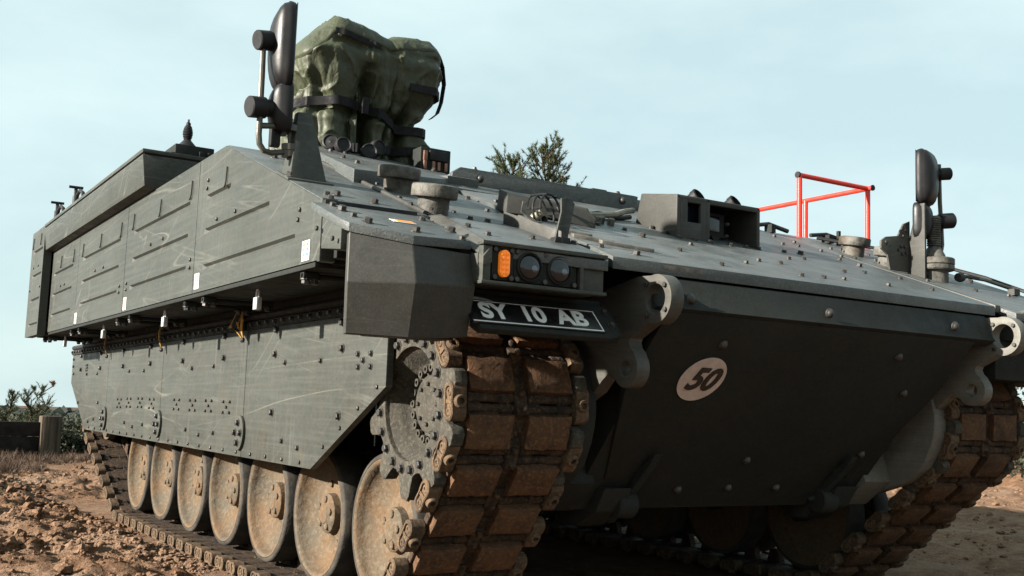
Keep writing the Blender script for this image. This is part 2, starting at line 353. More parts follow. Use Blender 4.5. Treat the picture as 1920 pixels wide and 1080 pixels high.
# ------------------------------------------------------------------ ground
def grow(a, lim, step, f):
    out = []; x = a; s = step
    while abs(x) < lim:
        s *= f; x += s; out.append(x)
    return out
def axis(d0, dense, d1, far):
    xs = []
    for (a, b, st) in dense: xs += list(np.arange(a, b, st))
    st0, st1 = dense[0][2], dense[-1][2]
    return np.array(grow(d0, far, -st0, 1.25)[::-1] + xs + [d1] + grow(d1, far, st1, 1.25))
gx = axis(-4.6, [(-4.6, -1.0, .036), (-1.0, 2.0, .12), (2.0, 12.0, .09)], 12.0, 1500)
gy = axis(-1.0, [(-1.0, 1.6, .09), (1.6, 9.0, .04), (9.0, 15.0, .07)], 15.0, 1500)
def smooth(a, b, x):
    t = min(1, max(0, (x - a) / (b - a))); return t * t * (3 - 2 * t)
def ground_h(x, y):
    r = math.hypot(x + 1, y - 3)
    z = 0.0
    inside = max(smooth(-1.62, -1.95, x) if x < 0 else smooth(1.75, 2.3, x), smooth(6.9, 7.6, y))
    if r < 40:
        amp = inside * (1.0 if y > -1 else .4)
        n1 = noise.noise((x * .55, y * .55, 3.1)); n2 = noise.noise((x * 2.1, y * 2.1, 7.7)); n3 = noise.noise((x * 6.3, y * 6.3, 1.3)); n4 = noise.noise((x * 15, y * 15, 5.3))
        left = 1.0 if x < 0 else .45
        churn = smooth(13.5, 9.0, y) * left + .3
        z += amp * (.06 * n1 + churn * (.060 * abs(n2) + .045 * n3 + .024 * n4))
        # spoil thrown up beside the left track
        z += .10 * inside * left * math.exp(-((x + 2.35) / .45) ** 2) * smooth(11, 7.5, y) * (0.6 + .6 * n1)
    # bank on the right, then the land falls away to a lower heath
    z += .55 * smooth(11.5, 14.0, x) * smooth(-6, 0, y) * smooth(28, 20, x)
    far = smooth(17, 70, r) * (13.0 if y > -5 else 3.0)
    return z - far
GV = [(x, y, ground_h(x, y)) for y in gy for x in gx]
nx_ = len(gx); GF = [(j * nx_ + i, j * nx_ + i + 1, (j + 1) * nx_ + i + 1, (j + 1) * nx_ + i) for j in range(len(gy) - 1) for i in range(nx_ - 1)]
ground = obj('ground', np_mesh('ground', GV, GF, M['soil'], True)); ground['kind'] = 'structure'

# ------------------------------------------------------------------ the vehicle root
VEH = thing('armoured_vehicle', 'dark green tracked armoured vehicle with bolted side skirts, seen from its front corner', 'armoured vehicle', (0, 3.6, 0))
def gz(y, off=0): return 1.412 + 0.36 * y + off
GN = Vector((0, -.36, 1)).normalized()
# bolts: shared meshes, axis +Z
def hexbolt(r, h, washer=True):
    b = MB()
    if washer: b.lathe([(r * 1.35, -.002), (r * 1.35, .0025)], n=12)
    b.lathe([(r, .002), (r, h * .85), (r * .8, h)], n=6)
    return b.mesh('bolt', M['bolt'], smooth=25)
def dome(r, h):
    return MB().lathe([(r * 1.25, 0), (r * 1.25, .004), (r, .006), (r * .92, h * .6), (r * .55, h), (0, h)], n=12).mesh('bolt', M['bolt'], smooth=50)
BB, BM, BS, BD, BR = hexbolt(.0150, .018), hexbolt(.0108, .013), hexbolt(.0085, .011, False), dome(.017, .018), hexbolt(.0095, .009, False)
def bolt(me, loc, nrm, parent, name='bolt'):
    q = Vector(nrm).to_track_quat('Z', 'Y'); q = q @ Matrix.Rotation(random.random() * 6.28, 3, 'Z').to_quaternion()
    return obj(name, me, parent, loc, q)

# ------------------------------------------------------------------ hull body
hull = MB()
hull.prism([(.095, 1.262), (.735, .505), (1.4, .46), (6.6, .46), (7.0, .9), (7.0, 1.262)], 'x', -.835, .835)
hull.prism([(.095, 1.375), (.06, 1.29), (.095, 1.264), (7.0, 1.264), (7.0, 1.95), (1.75, 1.95), (1.55, gz(1.55, -.06))], 'x', -.935, .955)
hull.prism([(1.15, .48), (6.6, .48), (7.0, .9), (7.0, 1.262), (1.15, 1.262)], 'x', -.955, .955)
hull.prism([(.42, 1.32), (6.9, 1.32), (6.95, 1.93), (1.78, 1.93), (.42, gz(.42, -.06))], 'x', -1.64, -.957)
hull.prism([(.42, 1.32), (6.9, 1.32), (6.95, 1.93), (1.78, 1.93), (.42, gz(.42, -.06))], 'x', .957, 1.64)
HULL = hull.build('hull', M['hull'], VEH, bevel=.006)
# upper front band, lower front plate with its bolts
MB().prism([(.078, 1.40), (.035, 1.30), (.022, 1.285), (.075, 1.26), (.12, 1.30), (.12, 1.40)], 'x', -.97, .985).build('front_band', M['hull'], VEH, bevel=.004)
lp = MB(); A0, A1 = Vector((0, .044, 1.276)), Vector((0, .728, .516)); dn = (A1 - A0).normalized(); nn = Vector((0, -.76, -.684)).normalized()
def lpP(x, t, o=0): return Vector((x, 0, 0)) + A0 + dn * t + nn * o
Ltot = (A1 - A0).length
out2 = [(-.90, .0), (.865, .0), (.865, .36), (.70, .86), (.56, .80), (.50, Ltot - .02), (.46, Ltot), (-.46, Ltot), (-.52, Ltot - .02), (-.56, .80), (-.74, .86), (-.90, .36)]
lp.loft([lpP(x, t, .004) for x, t in out2], [lpP(x, t, -.03) for x, t in out2])
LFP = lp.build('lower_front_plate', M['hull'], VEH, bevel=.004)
for x, y, z in [(-0.562, 0.129, 1.181),  (0.441, 0.122, 1.189), (0.639, 0.255, 1.041), (0.658, 0.509, 0.758), (-0.038, 0.539, 0.725), (-0.322, 0.659, 0.592), (-0.038, 0.654, 0.598), (0.255, 0.654, 0.598)]:
    bolt(BD, Vector((x, y, z)) + nn * .004, nn, LFP)
for x, y, z in [(-0.071, 0.046, 1.33), (0.718, 0.046, 1.335), (-.80, .046, 1.325)]:
    bolt(BD, Vector((x, y - .004, z)), (0, -1, -.15), LFP)
# gussets at the foot of the plate
for sx in (-1, 1):
    g = MB(); g.prism([(.47, .745), (.50, .70), (.78, .44), (.86, .44), (.80, .56)], 'x', sx * .56, sx * .60)
    g.prism([(.60, .60), (.66, .50), (.80, .43), (.95, .43), (.9, .60)], 'x', sx * .61, sx * .75)
    g.lathe([(.055, -.05), (.06, -.04), (.06, .04), (.055, .05)], (sx * .60, .68, .53), (1, 0, 0), 20)
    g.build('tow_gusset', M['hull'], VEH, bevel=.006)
    f = MB(); f.loft([lpP(sx * x, t, .02) for x, t in ((.70, .93), (.62, .93), (.52, .99), (.72, 1.03))], [lpP(sx * x, t, -.03) for x, t in ((.70, .93), (.62, .93), (.52, .99), (.72, 1.03))])
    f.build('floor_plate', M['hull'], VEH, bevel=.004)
# the 50 load class disc
dc = A0 + dn * ((1.064 - 1.276) / dn.z); dc.x = -.33
dc = lpP(-.563, (1.276 - 1.051) / -dn.z, .0075)
uu = Vector((1, 0, 0)); vv2 = -dn
DISC = MB().lathe([(.110, 0), (.110, .003), (0, .003)], dc, nn, 48).build('load_class_disc', M['disc'], VEH)
def text_mesh(txt, size, bold, shear, sx, mat, name, extrude=.0015):
    cu = bpy.data.curves.new(name, 'FONT'); cu.body = txt; cu.size = size; cu.offset = bold; cu.shear = shear; cu.extrude = extrude
    cu.align_x = 'CENTER'; cu.align_y = 'CENTER'
    t = bpy.data.objects.new(name, cu); COL.objects.link(t); dg = bpy.context.evaluated_depsgraph_get(); dg.update()
    me = bpy.data.meshes.new_from_object(t.evaluated_get(dg)); bpy.data.objects.remove(t); bpy.data.curves.remove(cu)
    me.transform(Matrix.Diagonal((sx, 1, 1, 1))); me.name = name; me.materials.clear(); me.materials.append(mat); return me
def basis_quat(u, v):
    u = Vector(u).normalized(); v = Vector(v).normalized(); w = u.cross(v); return Matrix((u, v, w)).transposed().to_quaternion()
obj('numerals', text_mesh('50', .152, .0045, .24, .92, M['plate'], 'numerals'), DISC, dc + nn * .006 - vv2 * .002, basis_quat(uu, vv2))

# ------------------------------------------------------------------ plates on the sloping front
GLBOLTS = []
def slope_plate(name, poly, off, th, mat=None, bev=.004):
    top = [Vector((x, y, gz(y, off))) for x, y in poly]; bot = [Vector((x, y + .0, gz(y, off - th))) for x, y in poly]
    o = MB().loft(top, bot).build(name, mat or M['glacis'], VEH, bevel=bev); GLBOLTS.append((poly, off, o)); return o
def inpoly(p, poly):
    c = False; n = len(poly)
    for i in range(n):
        (x0, y0), (x1, y1) = poly[i], poly[(i + 1) % n]
        if (y0 > p[1]) != (y1 > p[1]) and p[0] < (x1 - x0) * (p[1] - y0) / (y1 - y0) + x0: c = not c
    return c
slope_plate('glacis_plate', [(-1.125, .085), (1.06, .075), (1.09, .40), (1.11, 1.62), (-1.10, 1.62), (-1.10, .30)], .012, .045)
MB().prism([(.083, gz(.08, .006)), (.083, gz(.08, -.012)), (.1, gz(.1, -.01)), (.1, gz(.1, .006))], 'x', -.9, .93).build('lip_strip', M['bare'], VEH, bevel=.002)
slope_plate('shoulder_plate', [(-2.044, .475), (-1.74, .475), (-1.655, .49), (-1.665, 1.70), (-2.044, 1.70)], .0, .035)
slope_plate('deck_plate', [(-1.635, .51), (-1.12, .51), (-1.12, 1.62), (-1.65, 1.62)], .0, .035)
slope_plate('corner_box_top', [(-2.11, .146), (-1.925, .060), (-1.70, .090), (-1.69, .455), (-2.12, .455), (-2.12, .19)], .0, .03)
slope_plate('light_box_top', [(-1.665, .035), (-1.20, .012), (-1.135, .10), (-1.135, .49), (-1.61, .49)], .004, .035)
slope_plate('shoulder_plate', [(1.13, .36), (2.06, .36), (2.06, 1.70), (1.13, 1.70)], .0, .035)
slope_plate('light_box_top', [(1.135, .02), (1.70, .02), (1.70, .34), (1.135, .34)], .004, .035)
GL = [(-0.549, 0.772), (-0.545, 0.654), (-0.539, 0.415), (-0.948, 0.178), (-0.508, 0.199), (-0.075, 0.434), (0.073, 0.451), (0.479, 0.823), (0.616, 0.846), (0.469, 0.686), (0.985, 1.391), (1.003, 1.258), (0.765, 1.112), (-0.058, 0.203), (0.094, 0.222), (0.491, 0.46), (0.894, 0.842), (1.05, 0.967), (0.89, 0.713), (1.405, 0.817), (1.171, 0.646), (0.928, 0.494), (0.538, 0.248), (0.892, 0.288), (1.359, 1.316), (1.006, 1.067), (0.89, 1.121), (-2.003, 0.574), (-1.82, 0.609), (-1.452, 0.546), (-1.576, 0.343), (-1.71, 0.218), (-1.73, 0.10), (-1.74, 0.375), (-1.600, 0.552), (-1.624, 0.808), (-1.6, 0.987), (-2.057, 0.418), (-2.051, 0.35), (-2.046, 0.263), (-2.032, 0.18), (-1.883, 0.135), (-1.988, 0.651), (-1.942, 0.671), (-1.15, 1.113), (-1.041, 1.056), (-1.222, 0.819), (-1.377, 0.545), (-1.560, 0.226), (-1.347, 0.275), (-1.16, 0.283), (-1.062, 0.245), (-0.671, 0.805), (-0.53, 0.91), (.25, .25), (.70, .52), (-.25, .33), (-.30, .62), (.30, .62), (1.3, .62), (1.55, .52), (1.8, .5), (1.9, .8), (1.25, 1.05), (1.7, 1.2), (-1.9, 1.1), (-1.9, 1.5), (-.8, .30)]
for x, y in GL:
    for poly, off, o in GLBOLTS:
        if inpoly((x, y), poly):
            bolt(BM if random.random() < .8 else BB, (x, y, gz(y, off)), GN, o); break
# welded bead / chamfer strip beside the light box, seam cover, gasket bar
cs = MB(); cs.loft([Vector((-1.70, .01, gz(.01, -.03))), Vector((-1.66, .02, gz(.02, .012))), Vector((-1.60, .50, gz(.50, .012))), Vector((-1.65, .52, gz(.52, -.005)))],
                   [Vector((-1.70, .01, gz(.01, -.06))), Vector((-1.66, .02, gz(.02, -.05))), Vector((-1.60, .50, gz(.50, -.05))), Vector((-1.65, .52, gz(.52, -.05)))])
cs.build('chamfer_strip', M['lug'], VEH, bevel=.004)
MB().tube([(-1.655, .52, gz(.52, .004)), (-1.657, 1.0, gz(1.0, .004)), (-1.66, 1.55, gz(1.55, .004))], .010, 8).build('seam_cover', M['drab'], VEH)
g = MB(); g.box(-2.07, -1.72, .452, .477, gz(.46, -.03), gz(.46, .012)); g.build('gasket_bar', M['gasket'], VEH, bevel=.004)
for x in (1.118,):
    MB().loft([Vector((x - .02, .10, gz(.1, .014))), Vector((x + .02, .10, gz(.1, .014))), Vector((x + .02, 1.0, gz(1.0, .016))), Vector((x - .02, 1.0, gz(1.0, .016)))],
              [Vector((x - .02, .10, gz(.1, -.02))), Vector((x + .02, .10, gz(.1, -.02))), Vector((x + .02, 1.0, gz(1.0, -.02))), Vector((x - .02, 1.0, gz(1.0, -.02)))]).build('chamfer_strip', M['lug'], VEH, bevel=.004)
# roof
MB().box(-2.03, 2.03, 1.70, 6.95, 1.955, 2.005).build('roof_plate', M['glacis'], VEH, bevel=.005)
# stickers on the corner box
def sticker(c, u, v, w, h, parent, kind=0):
    c, u, v = Vector(c), Vector(u).normalized(), Vector(v).normalized(); n = u.cross(v); b = MB()
    def rect(x0, x1, y0, y1, o, mi):
        b.add([c + u * x + v * y + n * o for x, y in ((x0, y0), (x1, y0), (x1, y1), (x0, y1))] + [c + u * x + v * y + n * (o - .001) for x, y in ((x0, y0), (x1, y0), (x1, y1), (x0, y1))],
              [(0, 1, 2, 3), (7, 6, 5, 4), (0, 4, 5, 1), (1, 5, 6, 2), (2, 6, 7, 3), (3, 7, 4, 0)], mi)
    rect(-w, w, -h, h, .0015, 0)
    if kind == 0:
        for q in range(3): rect(-.75 * w, -.25 * w, (.45 - .5 * q) * h, (.75 - .5 * q) * h, .0025, 1); rect(.2 * w, .75 * w, (.45 - .5 * q) * h, (.75 - .5 * q) * h, .0025, 2)
    elif kind == 1: rect(-.6 * w, .9 * w, -.7 * h, .7 * h, .0025, 1)
    return b.build('warning_label', [M['sticker'], M['sticker_o'], M['sticker_b']], parent, smooth=0)
gu = Vector((0, 1, .36)).normalized()
sticker((-1.86, .28, gz(.28, .001)), (1, 0, 0), gu, .042, .022, VEH, 1)

# ------------------------------------------------------------------ corner box in front of the right-hand track (image left)
def corner_box(s):
    b = MB(); X = lambda x: x * s
    t = [(-2.105, .150, gz(.150, -.03)), (-1.925, .065, gz(.065, -.03)), (-1.70, .095, gz(.095, -.045))]
    c = [(-2.118, .118, 1.275), (-1.925, .030, 1.280), (-1.695, .062, 1.290)]
    d = [(-2.096, .165, 1.118), (-1.915, .085, 1.112), (-1.69, .112, 1.130)]
    def back(P): return [(x + (.012 if i == 0 else 0), y + .045, z) for i, (x, y, z) in enumerate(P)]
    rows = [t, c, d]; V = [p for r in rows for p in r] + [p for r in rows for p in back(r)]
    V = [(X(x), y, z) for x, y, z in V]; F = []
    for r in range(2):
        for i in range(2):
            a = r * 3 + i; F += [(a, a + 1, a + 4, a + 3), (9 + a, 9 + a + 3, 9 + a + 4, 9 + a + 1)]
    F += [(0, 9, 10, 1), (1, 10, 11, 2), (6, 7, 16, 15), (7, 8, 17, 16), (0, 3, 12, 9), (3, 6, 15, 12), (2, 11, 14, 5), (5, 14, 17, 8)]
    b.add(V, F)
    o = b.build('corner_box', M['drab'], VEH, bevel=.0025, seg=1, smooth=6)
    sd = MB().prism([(.20, gz(.2, -.032)), (.365, gz(.365, -.032)), (.365, 1.405), (.20, 1.385)], 'x', X(-2.112), X(-1.72)); sd.build('corner_box_side', M['paint'], VEH, bevel=.004)
    MB().box(min(X(-2.0), X(-1.72)), max(X(-2.0), X(-1.72)), .15, .27, 1.120, 1.131).build('corner_box_floor', M['hull'], VEH, bevel=.003)
    MB().tube([(X(-2.0), .30, 1.38), (X(-1.85), .42, 1.25), (X(-1.72), .5, 1.18)], .022, 8).build('stay_rod', M['hull'], VEH)
    for yy in (.16, .3): bolt(BS, (X(-2.126), yy + .06, gz(yy, -.05)), (-s, 0, 0), o)
    return o
corner_box(1); corner_box(-1)

# ------------------------------------------------------------------ light boxes and number plate
def light_box(s, lights=True):
    X = lambda x: s * x
    bx = MB(); bx.box(min(X(-1.70), X(-1.20)), max(X(-1.70), X(-1.20)), .045, .48, 1.305, 1.402); bx.prism([(.05, 1.40), (.48, 1.40), (.48, gz(.48, -.034)), (.05, gz(.05, -.034))], 'x', X(-1.695), X(-1.205))
    o = bx.build('light_box', M['paint'], VEH, bevel=.006)
    # fascia with round openings
    fx0, fx1, fz0, fz1, yf = -1.655, -1.318, 1.318, 1.425, .026
    f = MB(); f.box(min(X(-1.695), X(-1.665)), max(X(-1.695), X(-1.665)), .020, .05, 1.308, 1.425); f.box(min(X(-1.312), X(-1.297)), max(X(-1.312), X(-1.297)), .018, .05, 1.31, 1.425)
    f.box(min(X(-1.29), X(-1.205)), max(X(-1.29), X(-1.205)), .030, .05, 1.312, 1.425); f.box(min(X(-1.70), X(-1.2)), max(X(-1.70), X(-1.2)), .012, .05, 1.427, 1.441); f.box(min(X(-1.70), X(-1.2)), max(X(-1.70), X(-1.2)), .016, .05, 1.300, 1.312)
    f.build('light_frame', M['paint'], o, bevel=.003)
    pan = MB(); pan.box(min(X(fx0), X(-1.572)), max(X(fx0), X(-1.572)), yf + .004, .05, fz0, fz1); pan.box(min(X(-1.570), X(fx1)), max(X(-1.570), X(fx1)), yf + .006, .05, fz0, fz1)
    pan.build('light_panel', M['hull'], o, bevel=.003)
    # amber indicator
    am = MB(); n = 10; pts = []
    for k in range(n + 1): a = math.pi * k / n; pts.append((math.cos(a) * .0185, .026 + math.sin(a) * .0185))
    for k in range(n + 1): a = math.pi + math.pi * k / n; pts.append((math.cos(a) * .0185, -.026 + math.sin(a) * .0185))
    am.prism([(X(-1.613) + px, 1.372 + pz) for px, pz in pts], 'y', .016, .031)
    for px in (-.008, .008):
        for j in range(5): am.lathe([(.009, 0), (.007, .004), (0, .006)], (X(-1.613) + px, .0165, 1.372 - .032 + j * .016), (0, -1, 0), 10)
    am.build('indicator_lamp', M['amber'], o, smooth=40)
    for cx, cz in ((-1.511, 1.371), (-1.391, 1.372)):
        h = MB(); h.lathe([(.050, -.004), (.050, .006), (.044, .010), (.041, .004)], (X(cx), yf + .004, cz), (0, -1, 0), 32, closed=False)
        L = h.build('headlamp', M['hull'], o, smooth=40)
        MB().lathe([(.0415, .0035), (.040, .0075), (.028, .0115), (.012, .0135), (0, .014)], (X(cx), yf + .004, cz), (0, -1, 0), 32).build('lens', M['glass'], L, smooth=60)
        MB().lathe([(.012, .011), (.012, .0150), (.009, .016)], (X(cx + .012), yf + .004, cz - .006), (0, -1, 0), 12).build('bulb', M['reflector'], L)
    for px, pz in ((-1.645, 1.326), (-1.645, 1.418), (-1.582, 1.326), (-1.582, 1.418), (-1.56, 1.326), (-1.56, 1.418), (-1.33, 1.326), (-1.33, 1.418), (-1.45, 1.326), (-1.45, 1.418)):
        bolt(BR, (X(px), yf + .005, pz), (0, -1, 0), o)
    return o
light_box(1); light_box(-1)
# fender shelf and bracket behind the number plate
MB().prism([(.19, 1.302), (.27, 1.302), (.27, 1.19), (.19, 1.19)], 'x', -1.70, -1.10).build('fender_shelf', M['hull'], VEH, bevel=.004)
MB().prism([(.12, 1.302), (.56, 1.302), (.56, 1.12), (.12, 1.12)], 'x', 1.12, 2.1).build('fender_shelf', M['hull'], VEH, bevel=.004)
PS = Vector((0, .707, .707)); PN = Vector((0, -.707, .707)); PO = Vector((0, .060, 1.177))      # plate plane leans back at the top
def on_plate(x, v, o=0): return Vector((x, 0, 0)) + PO + PS * v + PN * o
def plate_slab(pts, o0, o1): return MB().loft([on_plate(x, v, o1) for x, v in pts], [on_plate(x, v, o0) for x, v in pts])
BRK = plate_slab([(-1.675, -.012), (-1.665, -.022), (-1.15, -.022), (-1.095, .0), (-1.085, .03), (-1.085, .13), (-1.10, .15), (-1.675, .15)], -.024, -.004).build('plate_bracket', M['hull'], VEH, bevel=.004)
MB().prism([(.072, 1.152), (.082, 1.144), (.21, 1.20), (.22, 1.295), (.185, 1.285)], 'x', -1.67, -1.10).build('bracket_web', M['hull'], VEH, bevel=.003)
for x, v in ((-1.118, .115), (-1.118, .045)): bolt(BM, on_plate(x, v, -.004), PN, BRK)
PLATE = plate_slab([(-1.70, 0), (-1.168, 0), (-1.168, .113), (-1.70, .113)], -.004, .003).build('number_plate', M['plate'], VEH, bevel=.0015)
bd = MB()
for (x0, v0, x1, v1) in ((-1.696, .004, -1.172, .009), (-1.176, .0095, -1.172, .108), (-1.696, .1065, -1.1765, .1085)):
    q = [on_plate(x, v, .0038) for x, v in ((x0, v0), (x1, v0), (x1, v1), (x0, v1))]; q2 = [on_plate(x, v, .0028) for x, v in ((x0, v0), (x1, v0), (x1, v1), (x0, v1))]; bd.loft(q, q2)
bd.build('plate_border', M['white'], PLATE, smooth=0)
for t, x in (('SY', -1.600), ('10', -1.446), ('AB', -1.286)):
    obj('lettering', text_mesh(t, .104, .0032, 0, .98, M['white'], 'lettering'), PLATE, on_plate(x, .0575, .0036), basis_quat((1, 0, 0), PS))

# ------------------------------------------------------------------ tow lugs
def tow_lug(x0, x1):
    n = 40; c1, r1 = Vector((0.0, 1.307)), .088; c2, r2 = Vector((.162, 1.064)), .070
    o = []
    for k in range(19):                       # upper eye, from back top round the front to underside
        a = R_(75 + k * (290 - 75) / 18); o.append((c1.x + r1 * math.cos(a), c1.y + r1 * math.sin(a)))
    o += [(.135, 1.175), (.143, 1.160), (.135, 1.140), (.118, 1.125)]
    for k in range(13):
        a = R_(138 + k * 187 / 12); o.append((c2.x + r2 * math.cos(a), c2.y + r2 * math.sin(a)))
    o += [(.236, 1.032), (.252, 1.043), (.270, 1.042), (.30, 1.022), (.345, .98), (.45, .93), (.62, .90), (.62, 1.28), (.27, 1.365), (.10, 1.395)]
    from mathutils.geometry import tessellate_polygon
    loops = [o] + [[(c.x + r * math.cos(-2 * math.pi * i / 28), c.y + r * math.sin(-2 * math.pi * i / 28)) for i in range(28)] for c, r in ((c1, .055), (c2, .029))]
    tri = tessellate_polygon([[Vector((0, *p)) for p in lp_] for lp_ in loops]); flatp = [p for lp_ in loops for p in lp_]; n = len(flatp)
    b = MB(); V = [(x0, *p) for p in flatp] + [(x1, *p) for p in flatp]; F = [tuple(t) for t in tri] + [tuple(n + i for i in t[::-1]) for t in tri]; st = 0
    for lp_ in loops:
        m = len(lp_)
        for i in range(m): j = (i + 1) % m; F.append((st + i, st + j, n + st + j, n + st + i))
        st += m
    b.add(V, F); ob = b.build('tow_lug', M['pale_steel'] if x0 > 0 else M['lug'], VEH, bevel=.005, smooth=30)
    for a in (50, 140, 215, 305): bolt(BR, (x0 - .001, c1.x + .071 * math.cos(R_(a)), c1.y + .071 * math.sin(R_(a))), (-1, 0, 0), ob)
    return ob
tow_lug(-1.0, -.942); tow_lug(1.0, 1.058)

# ------------------------------------------------------------------ running gear
SPY, SPZ, SPR, PIT = .645, .912, .312, .193
XT = 1.343
def final_drive(s):
    b = MB()
    xi, xo = s * .985, s * 1.075
    b.lathe([(.295, 0), (.30, .012), (.30, .078), (.292, .09)], (xi, SPY, SPZ), (s, 0, 0), 56)
    b.lathe([(.21, .08), (.20, .20), (.17, .47)], (xi, SPY, SPZ), (s, 0, 0), 32)
    b.prism([(.37, .80), (.42, .70), (.52, .62), (.70, .56), (1.05, .50), (1.05, .66), (.75, .72), (.6, .8)], 'x', s * .983, s * 1.06)
    b.prism([(.60, .62), (.75, .50), (1.1, .47), (1.1, 1.2), (.8, 1.2)], 'x', s * .80, s * .984)
    return b.build('final_drive_housing', M['pale_steel'] if s > 0 else M['hull'], VEH, bevel=.006, smooth=35)
final_drive(-1); final_drive(1)
def sprocket(s):
    X = lambda x: s * x
    T = 10; rings = []
    for xa, xb in ((1.572, 1.622), (1.065, 1.115)):
        o = []
        for k in range(T):
            a0 = (196 if s < 0 else 176.3) + k * 36                   # tooth centres lie between the connectors
            for da, r in ((-18, .262), (-12, .268), (-8.5, .300), (-6, .338), (-3.4, .352), (3.4, .352), (6, .338), (8.5, .300), (12, .268)):
                a = R_(a0 + da); o.append((SPY + r * math.cos(a), SPZ - r * math.sin(a)))
        n = len(o); inn = [(SPY + .210 * math.cos(2 * math.pi * i / n), SPZ + .210 * math.sin(2 * math.pi * i / n)) for i in range(n)]
        a0 = math.atan2(o[0][1] - SPZ, o[0][0] - SPY); inn = [(SPY + .210 * math.cos(math.atan2(p[1] - SPZ, p[0] - SPY)), SPZ + .210 * math.sin(math.atan2(p[1] - SPZ, p[0] - SPY))) for p in o]
        V = []; 
        for xx in (X(xa), X(xb)): V += [(xx, *p) for p in o] + [(xx, *p) for p in inn]
        F = []
        for i in range(n):
            j = (i + 1) % n
            F += [(i, j, n + j, n + i), (2 * n + i, 3 * n + i, 3 * n + j, 2 * n + j), (i, 2 * n + i, 2 * n + j, j), (n + i, n + j, 3 * n + j, 3 * n + i)]
        rg_ = MB(); rg_.add(V, F); rings.append(rg_.build('drive_sprocket' if not rings else 'sprocket_ring', M['sprocket'], rings[0] if rings else VEH, bevel=.005, smooth=35))
    sp = rings[0]
    d = MB(); d.lathe([(.222, 1.60), (.214, 1.608), (.196, 1.585), (.175, 1.555), (.165, 1.530), (.15, 1.52), (0, 1.52)], (0, SPY, SPZ), (s, 0, 0), 40, cap0=False)
    d.lathe([(.215, 1.09), (.215, 1.50)], (0, SPY, SPZ), (s, 0, 0), 32)
    d.build('sprocket_dish', M['sprocket'], sp, smooth=35)
    MB().lathe([(.108, 1.52), (.108, 1.540), (.102, 1.545), (0, 1.545)], (0, SPY, SPZ), (s, 0, 0), 40).build('hub_cover', M['sprocket'], sp, smooth=30)
    if s < 0:
        nut = MB(); nut.lathe([(.016, 0), (.016, .014), (.008, .014), (.008, .006), (0, .006)], n=10); nm = nut.mesh('nut', M['sprocket'])
        for k in range(20):
            a = 2 * math.pi * k / 20; bolt(nm, (X(1.528), SPY + .137 * math.cos(a), SPZ + .137 * math.sin(a)), (s, 0, 0), sp, 'nut')
        for k in range(20):
            a = 2 * math.pi * (k + .5) / 20; bolt(BB, (X(1.622), SPY + .243 * math.cos(a), SPZ + .243 * math.sin(a)), (s, 0, 0), sp)
        for k in range(8):
            a = 2 * math.pi * k / 8; bolt(BS, (X(1.545), SPY + .075 * math.cos(a), SPZ + .075 * math.sin(a)), (s, 0, 0), sp)
    return sp
sprocket(-1); sprocket(1)

WY = [1.085 + .695 * i for i in range(7)]; WZ, WR = .403, .308; STAG = .24      # far wheels sit further back
# road wheel meshes, local axis +X is outward
w = MB(); w.lathe([(.287, -.135), (.287, -.004), (.283, 0), (.274, -.001), (.266, -.010), (.262, -.028), (.247, -.052), (.215, -.076), (.16, -.090), (.118, -.092), (.105, -.083), (0, -.083)], ax=(1, 0, 0), n=48)
w.lathe([(.287, -.33), (.287, -.205), (.20, -.24), (.0, -.24)], ax=(1, 0, 0), n=32); w.lathe([(.09, -.25), (.09, -.1)], ax=(1, 0, 0), n=20)
ME_W = w.mesh('road_wheel', M['wheel'], smooth=50)
t = MB(); t.lathe([(.287, -.132), (.300, -.136), (WR, -.128), (WR, -.012), (.302, -.003), (.287, -.001)], ax=(1, 0, 0), n=48, closed=True)
t.lathe([(.287, -.335), (WR, -.328), (WR, -.212), (.287, -.204)], ax=(1, 0, 0), n=40, closed=True)
ME_T = t.mesh('tyre', M['tyre'], smooth=50)
h = MB(); h.lathe([(.092, -.085), (.090, -.050), (.080, -.040), (.050, -.036), (.044, -.030), (0, -.030)], ax=(1, 0, 0), n=28); ME_H = h.mesh('hub_cap', M['wheel'], smooth=40)
hb = MB(); hb.lathe([(.017, -.008), (.0165, .007), (.012, .010), (0, .010)], n=8); ME_HB = hb.mesh('bolt', M['wheel'], smooth=25)
def road_wheel(s, y, spin, detail=True):
    q = Matrix.Rotation(0 if s > 0 else math.pi, 3, 'Z') @ Matrix.Rotation(spin, 3, 'X')
    o = obj('road_wheel', ME_W, VEH, (s * 1.502, y, WZ), q.to_quaternion()); obj('tyre', ME_T, o)
    if detail:
        obj('hub_cap', ME_H, o)
        for k in range(5):
            a = k * math.pi / 2.5; bolt(ME_HB, (-.039, .064 * math.cos(a), .064 * math.sin(a)), (1, 0, 0), o)
        for k in range(2):
            a = .5 + k * math.pi; bolt(ME_HB, (-.088, .14 * math.cos(a), .14 * math.sin(a)), (1, 0, 0), o)
    return o
for y in WY:
    road_wheel(-1, y, random.random() * 6); road_wheel(1, y + STAG, random.random() * 6, False)
IY, IZ, IR = 6.45, .86, .31
idl = MB(); idl.lathe([(.29, -.06), (.30, -.05), (.30, 0), (.28, .002), (.26, -.03), (.1, -.05), (.0, -.03)], ax=(1, 0, 0), n=40); idl.lathe([(.295, -.33), (.295, -.27), (.1, -.25), (.1, -.05)], ax=(1, 0, 0), n=32)
ME_I = idl.mesh('idler_wheel', M['wheel'], smooth=45)
for s in (-1, 1): obj('idler_wheel', ME_I, VEH, (s * 1.49, IY, IZ), Matrix.Rotation(0 if s > 0 else math.pi, 3, 'Z').to_quaternion())
